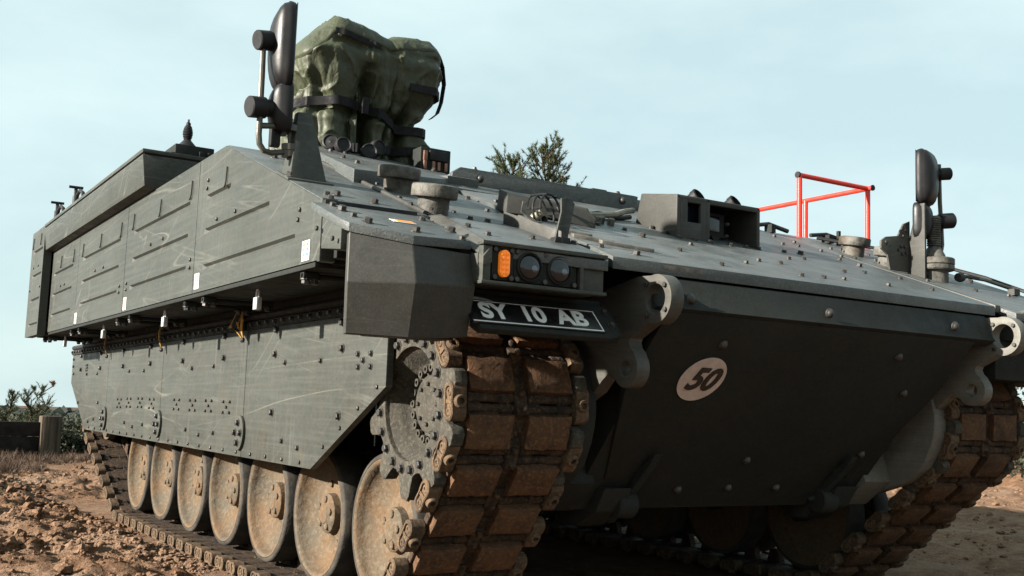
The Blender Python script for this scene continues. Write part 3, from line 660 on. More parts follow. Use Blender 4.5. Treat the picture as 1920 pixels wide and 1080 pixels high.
# swing arms / axles so that nothing hangs in the air
for s in (-1, 1):
    for y in [q + (STAG if s > 0 else 0) for q in WY]:
        a = MB(); a.cyl((s * .95, y + .36, .62), (s * 1.16, y + .36, .62), .07, n=16); a.tube([(s * 1.12, y + .36, .62), (s * 1.12, y, WZ)], .05, 10); a.cyl((s * 1.10, y, WZ), (s * 1.42, y, WZ), .05, n=12); a.build('swing_arm', M['hull'], VEH)
# ---- track path (pins)
PR = WR + .037
def arc(cy, cz, r, a0, a1, n=40): return [(cy + r * math.cos(R_(a0 + (a1 - a0) * i / n)), cz + r * math.sin(R_(a0 + (a1 - a0) * i / n))) for i in range(n + 1)]
def tangent_angle(c0, r0, c1, r1):
    d = Vector((c1[0] - c0[0], c1[1] - c0[1])); th = math.atan2(d.y, d.x); return math.degrees(th - math.pi / 2 + math.asin((r1 - r0) / d.length) * -1)
def track_path(off):
    w0, w1 = WY[0] + off, WY[-1] + off; iy = IY + off * .4
    aF = 360 + tangent_angle((SPY, SPZ), SPR, (w0, WZ), PR); aR = 360 + tangent_angle((w1, WZ), PR, (iy, IZ), IR)
    p = np.array(arc(SPY, SPZ, SPR, 90, aF) + arc(w0, WZ, PR, aF, 270) + arc(w1, WZ, PR, 270, aR) + arc(iy, IZ, IR, aR, 450))
    return p, np.concatenate([[0], np.cumsum(np.linalg.norm(np.diff(p, axis=0), axis=1))])
# ---- link pieces, local: x lateral, y along the path, z outward
hp = PIT / 2
sh = MB(); sh.box(-.228, .228, -.070, .070, -.016, .012)
for yy in (-.076, .076):
    sh.cyl((-.235, yy, 0), (.235, yy, 0), .0165, n=10)
    for xx in (-.19, -.06, .06, .19): sh.cyl((xx - .028, yy, 0), (xx + .028, yy, 0), .021, n=10)
sh.prism([(-.055, -.01), (.055, -.01), (.03, -.095), (-.03, -.095)], 'x', -.022, .022)
sh.box(-.024, .024, hp - .045, hp + .045, -.022, .022); sh.lathe([(.013, .018), (.013, .040), (.009, .044)], (0, hp - .026, 0), (0, 0, 1), 6); sh.lathe([(.013, .018), (.013, .040), (.009, .044)], (0, hp + .030, 0), (0, 0, 1), 6)
ME_SH = sh.mesh('track_shoe', M['shoe'], bevel=.003, seg=1)
def pad_mesh(sd):
    rr = random.Random(sd); b = MB(); n, m = 7, 6; x0, x1, y0, y1 = .032, .214, -.062, .062
    V = []; F = []
    for j in range(m + 1):
        for i in range(n + 1):
            u, v = i / n, j / m; ed = min(u, 1 - u, v, 1 - v); z = .050 + (0 if ed > .1 else -.008) + rr.uniform(-.0014, .0014)
            V.append((x0 + (x1 - x0) * u + (0 if .1 < u < .9 else rr.uniform(-.0025, .0025)), y0 + (y1 - y0) * v + (0 if .1 < v < .9 else rr.uniform(-.0025, .0025)), z))
    k = len(V); 
    for j in range(m):
        for i in range(n): a = j * (n + 1) + i; F.append((a, a + 1, a + n + 2, a + n + 1))
    ring = [i for i in range(n + 1)] + [j * (n + 1) + n for j in range(1, m + 1)] + [m * (n + 1) + i for i in range(n - 1, -1, -1)] + [j * (n + 1) for j in range(m - 1, 0, -1)]
    V += [(V[r][0], V[r][1], .010) for r in ring]; q = len(ring)
    for i in range(q): F.append((ring[i], k + i, k + (i + 1) % q, ring[(i + 1) % q]))
    b.add(V, F); return b.mesh('rubber_pad', M['pad'], smooth=45)
PADS = [pad_mesh(i) for i in range(5)]
def conn_mesh():
    b = MB(); o = []
    for k in range(9): a = R_(-90 + k * 180 / 8); o.append((.037 + .032 * math.cos(a), .032 * math.sin(a)))
    o.append((0, .028))
    for k in range(9): a = R_(90 + k * 180 / 8); o.append((-.037 + .032 * math.cos(a), .032 * math.sin(a)))
    o.append((0, -.028)); n = len(o)
    ins = [(y * .78, z * .70) for y, z in o]
    V = [(.232, *p) for p in o] + [(.286, *p) for p in o] + [(.290, y * .93, z * .9) for y, z in o] + [(.289, *p) for p in ins] + [(.281, y * .95, z * .9) for y, z in ins]
    F = [tuple(range(n))[::-1]]
    for r in range(4):
        for i in range(n): j = (i + 1) % n; F.append((r * n + i, r * n + j, (r + 1) * n + j, (r + 1) * n + i))
    F.append(tuple(range(4 * n, 5 * n))); b.add(V, F)
    for yy in (-.034, .034): b.lathe([(.017, 0), (.015, .005), (.006, .006), (.005, .002), (0, .002)], (.281, yy, 0), (1, 0, 0), 12)
    b.prism([(-.006, -.02), (.006, -.02), (.009, .02), (-.009, .02)], 'x', .28, .286)
    b.lathe([(.024, .02), (.024, .037), (.020, .044), (.012, .044), (.011, .026), (0, .026)], (.258, 0, 0), (0, 0, 1), 16)
    return b.mesh('end_connector', M['conn'], smooth=35)
ME_C = conn_mesh()
def track(s):
    tr = MB(); tr.box(s * XT - .02, s * XT + .02, 1.0, 6.4, 1.165, 1.185); T = tr.build('track', M['shoe'], VEH)
    s0 = SPR * R_(88 if s < 0 else 110); path, S = track_path(0 if s < 0 else STAG)
    def at(q): return np.array([np.interp(q, S, path[:, 0]), np.interp(q, S, path[:, 1])])
    k = -3
    while True:
        sc = s0 + (k + .5) * PIT; sb = s0 + (k + 1) * PIT; k += 1
        if sc < .05: continue
        if sc > S[-1] - .25: break
        for kind, pos in (('shoe', sc), ('conn', sb)):
            a, b_ = at(pos - hp * .9), at(pos + hp * .9); c = (at(pos - hp) + at(pos + hp)) / 2 if kind == 'shoe' else at(pos)
            tv = b_ - a; tv /= np.linalg.norm(tv); tv = Vector((0, tv[0], tv[1])); nv = Vector((0, -tv.z, tv.y)) * -1
            # outward: away from the loop's inside
            Mx = Matrix((Vector((1, 0, 0)), tv, Vector((1, 0, 0)).cross(tv))).transposed()
            if (Vector((1, 0, 0)).cross(tv)).dot(nv) < 0: Mx = Matrix((Vector((-1, 0, 0)), tv, Vector((-1, 0, 0)).cross(tv))).transposed()
            q = Mx.to_quaternion(); L = Vector((s * XT, c[0], c[1]))
            if kind == 'shoe':
                obj('track_shoe', ME_SH, T, L, q)
                obj('rubber_pad', random.choice(PADS), T, L, q)
                obj('rubber_pad', random.choice(PADS), T, L, q @ Matrix.Rotation(math.pi, 3, 'Z').to_quaternion())
            else:
                obj('end_connector', ME_C, T, L, q); obj('end_connector', ME_C, T, L, q @ Matrix.Rotation(math.pi, 3, 'Z').to_quaternion())
    return T
track(-1); track(1)

# ------------------------------------------------------------------ skirt plates (image left side of the vehicle)
SX = -1.66
sk_edges = [(.775, 2.437), (2.437, 4.095), (4.095, 5.712), (5.712, 7.22)]
def skirt_bottom(y):
    if y < 1.496: return .973 + (y - .775) / (1.496 - .775) * (.62 - .973)
    if y > 6.476: return .638 + (y - 6.476) / (7.2 - 6.476) * (1.011 - .638)
    return .62 + (y - 1.496) * .0036
SKP = []
for i, (a, b_) in enumerate(sk_edges):
    a2, b2 = a + .003, b_ - .003; bot = [a2] + [y for y in (1.496, 6.476, 7.2) if a2 < y < b2] + [b2]
    poly = [(y, skirt_bottom(y)) for y in bot] + [(b2, 1.30), (a2, 1.30)]
    SKP.append(MB().prism(poly, 'x', SX, SX + .03).build('skirt_panel', M['paint'], VEH, bevel=.003))
def sk_parent(y):
    for o, (a, b_) in zip(SKP, sk_edges):
        if y < b_: return o
    return SKP[-1]
SK_BIG = [(2.01, 1.129), (2.808, 1.131), (3.616, 1.133), (4.407, 1.133), (5.204, 1.13), (6.003, 1.13), (6.794, 1.13), (2.005, 1.245), (2.81, 1.247), (3.613, 1.245), (4.406, 1.245), (5.207, 1.243), (5.999, 1.245), (6.793, 1.243), (2.011, 0.854), (1.209, 0.853), (1.214, 1.24), (1.205, 1.131)]
SK_SM = [(1.87, 1.086), (1.435, 1.086), (2.986, 1.089), (3.413, 1.085), (4.574, 1.088), (5.007, 1.091), (6.109, 1.087), (6.525, 1.088), (7.148, 1.224), (7.146, 1.162), (7.119, 1.099), (6.811, 0.851), (6.003, 0.859), (1.857, 0.726), (1.655, 0.703), (2.922, 0.727), (3.196, 0.708), (3.464, 0.728), (4.515, 0.729), (4.798, 0.707), (5.043, 0.729), (6.124, 0.728), (6.334, 0.703), (1.042, 1.103), (0.918, 1.102), (0.991, 1.077), (1.036, 1.051), (0.917, 1.051)]
SK_GRP = [(5.252, 0.863), (4.952, 0.87), (4.623, 0.873), (4.307, 0.87), (3.7, 0.872), (3.354, 0.871), (3.038, 0.872), (2.715, 0.869)]
for y, z in SK_BIG: bolt(BB, (SX, y, z), (-1, 0, 0), sk_parent(y))
for y, z in SK_SM: bolt(BM, (SX, y, z), (-1, 0, 0), sk_parent(y))
for y, z in SK_GRP:
    for dy, dz in ((-.055, .028), (.055, .028), (-.055, -.028), (.055, -.028), (0, 0)): bolt(BS, (SX, y + dy, z + dz), (-1, 0, 0), sk_parent(y))
for dz in (0, .022, .044):
    for dy in (-.02, .02): bolt(BS, (SX, 6.55 + dy, 1.12 + dz), (-1, 0, 0), SKP[-1])
# riveted top strip, in lengths, over a rolled rubber gasket
for a, b_ in sk_edges:
    a2 = max(a, .95)
    st = MB().box(SX - .012, SX - .0005, a2 + .004, b_ - .004, 1.262, 1.302).build('skirt_strip', M['hull'], VEH, bevel=.003)
    y = 1.11 + math.ceil((a2 + .03 - 1.11) / .1125) * .1125
    while y < b_ - .02:
        bolt(BM, (SX - .012, y, 1.286), (-1, 0, 0), st); y += .1125
    MB().tube([(SX + .005, a2, 1.325), (SX + .005, b_, 1.325)], .020, 10).build('skirt_gasket', M['gasket'], VEH)
# inspection covers
for y in (2.457, 4.091, 5.714):
    o = []
    for k in range(24):
        a = 2 * math.pi * k / 24; o.append((y + .075 * math.cos(a), .743 + .088 * math.sin(a)))
    c = MB().prism(o, 'x', SX - .016, SX - .001).build('inspection_cover', M['paint'], VEH, bevel=.004)
    for dy, dz in ((0, .05), (0, -.05), (.042, 0), (-.042, 0)): bolt(BB, (SX - .016, y + dy, .743 + dz), (-1, 0, 0), c)
# rivets along the lower edge
for k in range(22):
    y = 1.62 + k * .222; bolt(BR, (SX, y, skirt_bottom(y) + .022), (-1, 0, 0), sk_parent(y))
for k in range(4):
    y = .85 + k * .17; bolt(BR, (SX, y, skirt_bottom(y) + .035), (-1, 0, 0), SKP[0])
# plain skirt on the far side
MB().prism([(1.0, 1.30), (1.0, .97), (1.5, .62), (6.476, .638), (7.2, 1.011), (7.2, 1.3)], 'x', 1.63, 1.66).build('skirt_panel', M['paint'], VEH, bevel=.003)

# ------------------------------------------------------------------ upper side stowage panels
PX = -2.05
def side_panel(y0, y1, z0, topf, grooves, x=PX, brk=()):
    """pressed sheet: recessed slots with a sloping lower wall"""
    b = MB(); hgt = .026; D = .014
    zs = sorted(set([z0] + [g[2] - hgt / 2 for g in grooves] + [g[2] + hgt / 2 for g in grooves] + list(brk)))
    ztop = max(topf(y0), topf(y1)); zs.append(ztop)
    def ylow(z):                                   # front edge follows the slope of the front plates
        lo, hi = y0, y1
        if topf(y0) >= z - 1e-6: return y0
        return min(y1, max(y0, (z - 1.608) / .36 + .555))
    def q(P, o=0): return [(x + d, y, z) for y, z, d in P]
    for za, zb in zip(zs[:-1], zs[1:]):
        g = [g for g in grooves if abs(g[2] - hgt / 2 - za) < 1e-6]
        ya0, yb0 = ylow(za), ylow(zb); cuts = [(ya0, yb0)]
        if g:
            ga, gb, gc = g[0]
            for (l0, l1), (r0, r1) in (((ya0, yb0), (ga, ga)), ((gb, gb), (y1, y1))):
                b.add(q([(l0, za, 0), (r0, za, 0), (r1, zb, 0), (l1, zb, 0)]), [(0, 3, 2, 1)])
            e = .012
            P = [(ga, za, 0), (gb, za, 0), (gb, zb, 0), (ga, zb, 0), (ga + e, zb - .009, D), (gb - e, zb - .009, D), (gb - e, za + .010, D * .8), (ga + e, za + .010, D * .8)]
            b.add(q(P), [(0, 7, 6, 1), (1, 6, 5, 2), (2, 5, 4, 3), (3, 4, 7, 0), (4, 5, 6, 7)])
        else: b.add(q([(ya0, za, 0), (y1, za, 0), (y1, zb, 0), (yb0, zb, 0)]), [(0, 3, 2, 1)])
    # folded rims behind the sheet
    rim = [(y0, z0), (y1, z0), (y1, topf(y1))] + ([(1.70, topf(1.70))] if y0 < 1.7 < y1 else []) + [(y0, topf(y0))]
    n = len(rim); V = [(x, *p) for p in rim] + [(x + .06, *p) for p in rim]
    b.add(V, [(i, (i + 1) % n, n + (i + 1) % n, n + i) for i in range(n)])
    return b.build('side_panel', M['paint'], VEH, smooth=25)
def ptop(y): return gz(y, -.004) if y < 1.70 else 2.020
G0 = .555
panels = [side_panel(G0, 2.098, 1.392, ptop, [(.78, 1.955, 1.50), (1.084, 1.96, 1.667), (1.601, 1.957, 1.824)], brk=(1.608,)),
          side_panel(2.104, 3.560, 1.392, ptop, [(2.24, 3.405, 1.523), (2.24, 3.39, 1.680), (2.236, 3.388, 1.838)]),
          side_panel(3.568, 5.045, 1.392, ptop, [(3.745, 4.90, 1.525), (3.738, 4.877, 1.677), (3.73, 4.878, 1.838)]),
          side_panel(5.051, 6.30, 1.392, ptop, [(5.25, 6.055, 1.515), (5.252, 6.054, 1.673), (5.252, 6.053, 1.834)]),
          side_panel(6.15, 6.78, 1.37, lambda y: 2.235, [(6.20, 6.66, 2.06), (6.19, 6.65, 1.86), (6.19, 6.65, 1.66), (6.19, 6.65, 1.46)], x=-2.125)]
def pp(y): return panels[0] if y < 2.1 else panels[1] if y < 3.565 else panels[2] if y < 5.05 else panels[3]
for y, z in [(1.942, 1.904), (1.953, 1.867), (1.508, 1.699), (1.771, 1.7), (0.739, 1.596), (0.753, 1.561), (2.964, 1.722), (2.711, 1.724), (2.163, 1.558), (2.163, 1.519), (4.431, 1.717), (4.176, 1.715), (3.667, 1.553), (3.668, 1.516), (3.483, 1.554), (3.484, 1.518), (5.7, 1.72), (5.55, 1.72)]:
    bolt(BR, (PX, y, z), (-1, 0, 0), pp(y))
for y, z in ((6.35, 1.93), (6.6, 1.93), (6.2, 1.75), (6.7, 1.75)): bolt(BR, (-2.125, y, z), (-1, 0, 0), panels[4])
hk = MB(); hk.tube([(-.006, .0, .042), (-.008, -.002, -.02), (-.008, .004, -.036), (-.006, .030, -.046)], .0042, 6); ME_HK = hk.mesh('hook', M['paint'])
for y, z in [(1.656, 1.875), (2.205, 1.903), (2.789, 1.9), (3.388, 1.904), (3.703, 1.898), (4.288, 1.902), (4.874, 1.903), (5.212, 1.902), (5.722, 1.908), (6.209, 1.901)]:
    obj('hook', ME_HK, pp(y), (PX, y, z))
for y, z in ((6.28, 2.14), (6.66, 2.14)): obj('hook', ME_HK, panels[4], (-2.125, y, z))
for (y, z), dz in zip([(0.661, 1.437), (2.032, 1.444), (3.498, 1.438), (4.999, 1.438), (6.233, 1.442)], (0, 0, 0, 0, 0)):
    sticker((PX, y, z), (0, -1, 0), (0, 0, 1), .036, .036, pp(y))
# box behind the panels, its floor seen from below, and the front post of the box
MB().prism([(G0 + .005, 1.385), (6.70, 1.385), (6.70, 2.0), (1.70, 2.0), (G0 + .005, 1.585)], 'x', -1.985, -1.645).build('stowage_box', M['hull'], VEH, bevel=.004)
MB().prism([(G0 + .03, 1.372), (6.70, 1.372), (6.70, 1.392), (G0 + .03, 1.392)], 'x', -2.043, -1.68).build('stowage_box_floor', M['hull'], VEH, bevel=.003)
MB().box(-2.052, -1.99, .528, .556, 1.385, 1.61).build('box_corner_post', M['paint'], VEH, bevel=.008)
MB().box(-2.0, -1.66, .5, .552, 1.40, 1.58).build('box_front_gasket', M['gasket'], VEH, bevel=.004)
# hinge arms under the box
def hinge(x0, x1, y):
    b = MB(); b.tube([(x0, y, 1.358), (x1, y, 1.358)], .011, 8); b.box(x0, x0 + .06, y - .018, y + .018, 1.345, 1.371); b.box(x1 - .05, x1, y - .018, y + .018, 1.345, 1.371); o = b.build('hinge_arm', M['hull'], VEH, bevel=.002)
    for xx in (x0 + .015, x0 + .05, x1 - .06, x1 - .02): bolt(BB, (xx, y, 1.345), (0, 0, -1), o)
for y in (1.99, 2.30, 3.46, 3.78, 4.98, 5.27, 6.2, 6.45, .74): hinge(-2.03, -1.70, y)

# ------------------------------------------------------------------ overhanging bin along the roof edge
b = MB(); b.prism([(-2.132, 2.205), (-2.112, 2.034), (-2.046, 2.024), (-1.55, 2.024), (-1.55, 2.205)], 'y', 2.95, 6.145); BIN = b.build('roof_bin', M['paint'], VEH, bevel=.006)
MB().box(-2.122, -1.56, 2.957, 6.14, 2.205, 2.2135).build('bin_gasket', M['gasket'], BIN)
MB().box(-2.134, -1.545, 2.945, 6.148, 2.2135, 2.236).build('bin_lid', M['paint'], BIN, bevel=.005)
MB().box(-2.05, -1.6, 6.15, 6.76, 1.4, 2.232).build('rear_box', M['hull'], VEH, bevel=.004)
# lashing hooks on the rear of the bin
for y in (5.69, 6.5):
    b = MB(); b.cyl((-2.0, y, 2.22), (-2.0, y, 2.41), .020, n=10); b.cyl((-2.0, y, 2.41), (-2.0, y, 2.475), .013, n=8); b.tube([(-2.05, y, 2.478), (-1.95, y, 2.478)], .011, 8)
    b.tube([(-2.0, y - .02, 2.35), (-2.0, y - .08, 2.41), (-2.0, y - .18, 2.425), (-2.0, y - .30, 2.39), (-2.0, y - .36, 2.23)], .014, 8); b.build('lashing_hook', M['black'], VEH)
# antenna base behind the bin
b = MB(); b.box(-1.885, -1.66, 3.26, 3.5, 2.238, 2.365); b.box(-1.91, -1.84, 3.25, 3.30, 2.24, 2.31); b.box(-1.75, -1.72, 3.245, 3.262, 2.30, 2.335); b.box(-1.70, -1.67, 3.245, 3.262, 2.30, 2.335); AB = b.build('antenna_base', M['hull'], VEH, bevel=.006)
prof = [(.055, 2.365), (.05, 2.378), (.028, 2.402), (.021, 2.41)]
for k in range(9): z = 2.41 + k * .0095; prof += [(.021 + .009 * math.sin(math.pi * (k + .5) / 9), z + .002), (.017 + .009 * math.sin(math.pi * (k + .5) / 9), z + .0075)]
prof += [(.014, 2.50), (.014, 2.512), (.006, 2.52), (.006, 2.535), (0, 2.535)]
MB().lathe(prof, (-1.80, 3.34, 0), (0, 0, 1), 16).build('antenna_spring', M['black'], AB)

# ------------------------------------------------------------------ roof and front fittings
# weapon mount ring (raised polygonal block)
ct = [(-1.70, 1.09, 1.862), (-1.20, 1.285, 1.925), (-1.03, 1.48, 1.985), (-.78, 2.10, 2.175), (-1.45, 2.60, 2.175), (-1.55, 2.0, 2.16), (-1.63, 1.72, 2.068)]
cb_ = [(x, y, min(gz(y, -.03), 1.98)) for x, y, z in ct]
CUP = MB().loft(ct, cb_).build('mount_ring', M['glacis'], VEH, bevel=.008)
ctn = Vector((0, -.33, 1)).normalized()
for x, y, z in [(-1.457, 1.785, 2.089), (-1.56, 1.388, 1.958), (-1.433, 1.315, 1.934), (-1.246, 1.527, 2.004), (-1.34, 1.309, 1.932), (-1.525, 1.795, 2.092), (-1.558, 1.558, 2.014), (-1.208, 1.968, 2.149), (-1.028, 1.684, 2.056), (-0.92, 1.823, 2.102)]:
    bolt(BM, (x, y, 1.502 + .33 * y), ctn, CUP)
MB().loft([(-1.10, 1.40, 1.975), (-.93, 1.40, 1.975), (-.93, 1.56, 2.0), (-1.10, 1.56, 2.0)], [(-1.10, 1.42, 1.9), (-.93, 1.42, 1.9), (-.93, 1.56, 1.93), (-1.10, 1.56, 1.93)]).build('hatch_block', M['glacis'], VEH, bevel=.006)
for i, y in enumerate((1.30, 1.38)):
    MB().loft([(-1.12, y, gz(y, .02)), (-.86, y + .02, gz(y, .02)), (-.80, y + .05, gz(y + .05, .02)), (-1.12, y + .05, gz(y + .05, .02))], [(-1.12, y, gz(y, -.01)), (-.86, y + .02, gz(y, -.01)), (-.80, y + .05, gz(y + .05, -.01)), (-1.12, y + .05, gz(y + .05, -.01))]).build('hinge_bar', M['glacis'], VEH, bevel=.003)
# upright deflector plate across the top of the front slope
MB().prism([(-1.0, gz(1.56, -.02)), (.13, gz(1.56, -.02)), (.145, 2.066), (.12, 2.068), (-.945, 2.066), (-.99, 2.035)], 'y', 1.56, 1.59).build('deflector_plate', M['glacis'], VEH, bevel=.005)
DEF = VEH.children[-1] if False else [o for o in bpy.data.objects if o.name == 'deflector_plate'][0]
for x, z in ((-.836, 2.023), (-.216, 1.985), (.04, 2.031)): bolt(BD, (x, 1.56, z), (0, -1, 0), DEF)
for x in (-.86, .02): bolt(BM, (x, 1.575, 2.067), (0, 0, 1), DEF)
MB().box(-.13, -.03, 1.60, 1.68, 2.005, 2.085).build('hatch_catch', M['drab'], VEH, bevel=.01)
MB().box(.16, .42, 1.60, 1.75, 2.0, 2.06).build('hatch_block', M['glacis'], VEH, bevel=.006)
# filler caps
def mushroom(x, y, r=.098, up=(0, 0, 1), lid=True):
    z = gz(y); b = MB(); b.lathe([(.060, -.03), (.060, .048), (.064, .050), (r * .97, .052), (r, .057), (r, .092), (r * .97, .098), (r * .80, .102), (0, .103)], (x, y, z), (0, -.16, 1), 36)
    o = b.build('filler_cap', M['cap'], VEH, bevel=0, smooth=35)
    for k in range(5):
        a = k * 1.257 + .4; bolt(BS, Vector((x, y, z)) + Vector((.085 * math.cos(a), .085 * math.sin(a), .012)) + Vector((0, 0, .31 * .085 * math.sin(a))), GN, o)
    return o
mushroom(-1.535, 1.02, .088); mushroom(-1.585, .60, .088); mushroom(1.435, 1.22, .088); mushroom(1.43, .97, .088)
# driver camera box
def cam_box():
    zf, zr = 1.912, 1.955
    b = MB(); x0, x1 = -.232, .290
    base = lambda y: gz(y, .008)
    # shell made of walls so that the windows are real openings
    yf, yb = .795, 1.10
    def wall(xa, xb):  b.prism([(yf, base(yf)), (yb, base(yb)), (yb - .04, zr), (yf, zf)], 'x', xa, xb)
    wall(x0, x0 + .022); wall(x1 - .022, x1); wall(-.055, -.03)
    b.prism([(yf, zf), (yb - .04, zr), (yb - .04, zr - .02), (yf, zf - .02)], 'x', x0 + .001, x1 - .001)
    b.prism([(yb - .02, base(yb)), (yb, base(yb)), (yb - .04, zr - .005), (yb - .06, zr - .005)], 'x', x0 + .001, x1 - .001)
    b.box(x0 + .02, -.165, yf + .001, yf + .02, 1.70, zf - .003); b.box(-.088, -.05, yf + .001, yf + .02, 1.70, zf - .003); b.box(-.17, -.08, yf + .001, yf + .02, 1.70, 1.792); b.box(-.17, -.08, yf + .001, yf + .02, 1.882, zf - .003)
    b.box(-.04, x1 - .01, yf + .001, yf + .02, 1.888, zf - .003)
    o = b.build('camera_housing', M['drab'], VEH, bevel=.007, seg=2)
    MB().box(-.20, -.06, yf + .05, yf + .06, 1.72, 1.90).build('window_pane', M['glass'], o)
    c = MB(); c.box(.03, .15, yf + .10, yf + .2, 1.76, 1.875); c.box(.0, .26, yf + .14, yf + .2, 1.715, 1.76); c.prism([(.06, 1.76), (.12, 1.76), (.09, 1.725)], 'y', yf + .09, yf + .1); c.build('camera_body', M['hull'], o, bevel=.004)
    MB().box(.045, .115, yf + .094, yf + .1, 1.785, 1.86).build('camera_window', M['glass'], o, bevel=.002)
    for x, z in ((.18, 1.835), (.175, 1.775), (.01, 1.82)): MB().lathe([(.012, 0), (.012, .03), (.005, .04)], (x, yf + .14, z), (0, -1, 0), 10).build('cable_end', M['bare'], o)
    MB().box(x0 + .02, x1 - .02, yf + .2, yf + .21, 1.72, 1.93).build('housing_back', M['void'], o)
    for x, y in ((-.245, .86), (-.245, .96), (-.235, .775), (-.14, .772), (-.05, .772), (.08, .775), (.18, .775), (.27, .785), (.305, .83)):
        bolt(BM, (x, y, gz(y, .014)), GN, o)
    for x, y in ((.03, .98), (.27, .98)):
        MB().lathe([(.038, -.05), (.038, .008), (.042, .010), (.042, .035), (.036, .039), (.033, .014), (0, .014)], (x, y, 1.945), (.25, -.8, .55), 24).build('horn', M['black'], o, smooth=40)
    return o
cam_box()
MB().tube([(-.62, .96, gz(.96, .03)), (-.50, 1.0, gz(1.0, .035)), (-.38, 1.06, gz(1.06, .04)), (-.28, 1.13, gz(1.13, .05)), (-.20, 1.16, gz(1.16, .06))], .014, 8).build('hose', M['hose'], VEH)
MB().tube([(-.62, 1.0, gz(1.0, .02)), (-.50, 1.04, gz(1.04, .035)), (-.35, 1.08, gz(1.08, .02)), (-.25, 1.12, gz(1.12, .03))], .012, 8).build('hose', M['black'], VEH)
for x, y in ((-.60, .88), (-.56, .86), (-.63, .86)): MB().lathe([(.016, 0), (.016, .03), (.01, .035)], (x, y, gz(y, .01)), GN, 8).build('hose_fitting', M['bare'], VEH)
# lamp mount: bent hood, wire guard, upright bracket
b = MB()
b.loft([(-1.135, .80, 1.795), (-.93, .76, 1.775), (-.79, .72, 1.755), (-.755, .70, 1.725), (-.80, .80, 1.775), (-1.12, .90, 1.83)],
       [(-1.155, .78, 1.705), (-.94, .74, 1.700), (-.765, .70, 1.668), (-.755, .70, 1.668), (-.76, .82, 1.69), (-1.12, .92, 1.74)])
LM = b.build('lamp_hood', M['drab'], VEH, bevel=.012)
c0 = Vector((-1.035, .68, 1.705))
def ring(c, r, ax, rr, name, parent, a0=0, a1=360, mat='bare'):
    ax = Vector(ax).normalized(); u = ax.cross(Vector((0, 0, 1))).normalized(); v = u.cross(ax); P = [c + (u * math.cos(R_(a0 + (a1 - a0) * k / 28)) + v * math.sin(R_(a0 + (a1 - a0) * k / 28))) * r for k in range(29)]
    return MB().tube(P, rr, 6).build(name, M[mat], parent)
ring(c0, .075, (.4, -1, .1), .005, 'wire_guard', LM, 0, 360, 'black'); ring(c0 + Vector((0, -.05, 0)), .07, (.4, -1, .1), .005, 'wire_guard', LM, 0, 200, 'black'); ring(c0 + Vector((.0, .05, .01)), .07, (.4, -1, .1), .004, 'wire_guard', LM, 10, 220, 'black')
for a in (0, 60, 120, 180):
    u = Vector((math.cos(R_(a)) * .93, math.cos(R_(a)) * .37, math.sin(R_(a)))) * .073
    MB().tube([c0 + u + Vector((0, -.06, 0)), c0 + u + Vector((.0, .06, .012))], .004, 6).build('wire_guard', M['black'], LM)
MB().lathe([(.03, 0), (.03, .03), (.024, .035), (.024, .06), (.018, .062), (.017, .03), (0, .03)], c0 + Vector((-.01, .06, -.035)), (.25, -1, .1), 20).build('lamp_socket', M['bare'], LM)
MB().lathe([(.016, 0), (.020, .02), (.016, .05)], c0 + Vector((-.045, .02, -.03)), (.5, -.6, .5), 14).build('lamp_plug', M['hose'], LM)
for sgn, xx in ((-1, -1.125), (1, -.96)):
    MB().ribbon([(xx, .68, 1.74), (xx + .02 * sgn, .66, 1.69), (xx + .01, .62, 1.65), (xx, .58, gz(.58, .005))], [(0, -1, .3)] * 4, [(.012, 0, 0)] * 4, .003).build('lamp_strap', M['bare'], LM)
MB().loft([(-1.30, .56, gz(.56, .05)), (-1.27, .57, gz(.57, .02)), (-1.185, .27, gz(.27, .02)), (-1.23, .26, gz(.26, .05))], [(-1.30, .56, gz(.56, -.005)), (-1.27, .57, gz(.57, -.005)), (-1.185, .27, gz(.27, -.005)), (-1.23, .26, gz(.26, -.005))]).build('angle_strip', M['drab'], VEH, bevel=.006)
b = MB(); b.prism([(-1.250, gz(.28, .0)), (-1.188, gz(.28, .0)), (-1.188, 1.545), (-1.162, 1.665), (-1.175, 1.677), (-1.20, 1.684), (-1.224, 1.680), (-1.222, 1.63)], 'y', .275, .285); LB = b.build('lamp_bracket', M['paint'], VEH, bevel=.003)
MB().prism([(-1.262, gz(.24, -.002)), (-1.18, gz(.24, -.002)), (-1.188, gz(.24, .035)), (-1.25, gz(.24, .035))], 'y', .262, .30).build('bracket_foot', M['black'], LB, bevel=.003)
for x, y, w_ in ((-1.02, .36, .07), (-.90, .30, .10), (-1.05, .45, .06)):
    MB().loft([(x - w_, y + .02, gz(y + .02, .026)), (x + w_, y - .03, gz(y - .03, .026)), (x + w_ + .03, y - .01, gz(y - .01, .026)), (x - w_, y + .045, gz(y + .045, .026))], [(x - w_, y + .02, gz(y + .02, .01)), (x + w_, y - .03, gz(y - .03, .01)), (x + w_ + .03, y - .01, gz(y - .01, .01)), (x - w_, y + .045, gz(y + .045, .01))]).build('cable_clip', M['bare'], VEH, bevel=.003)

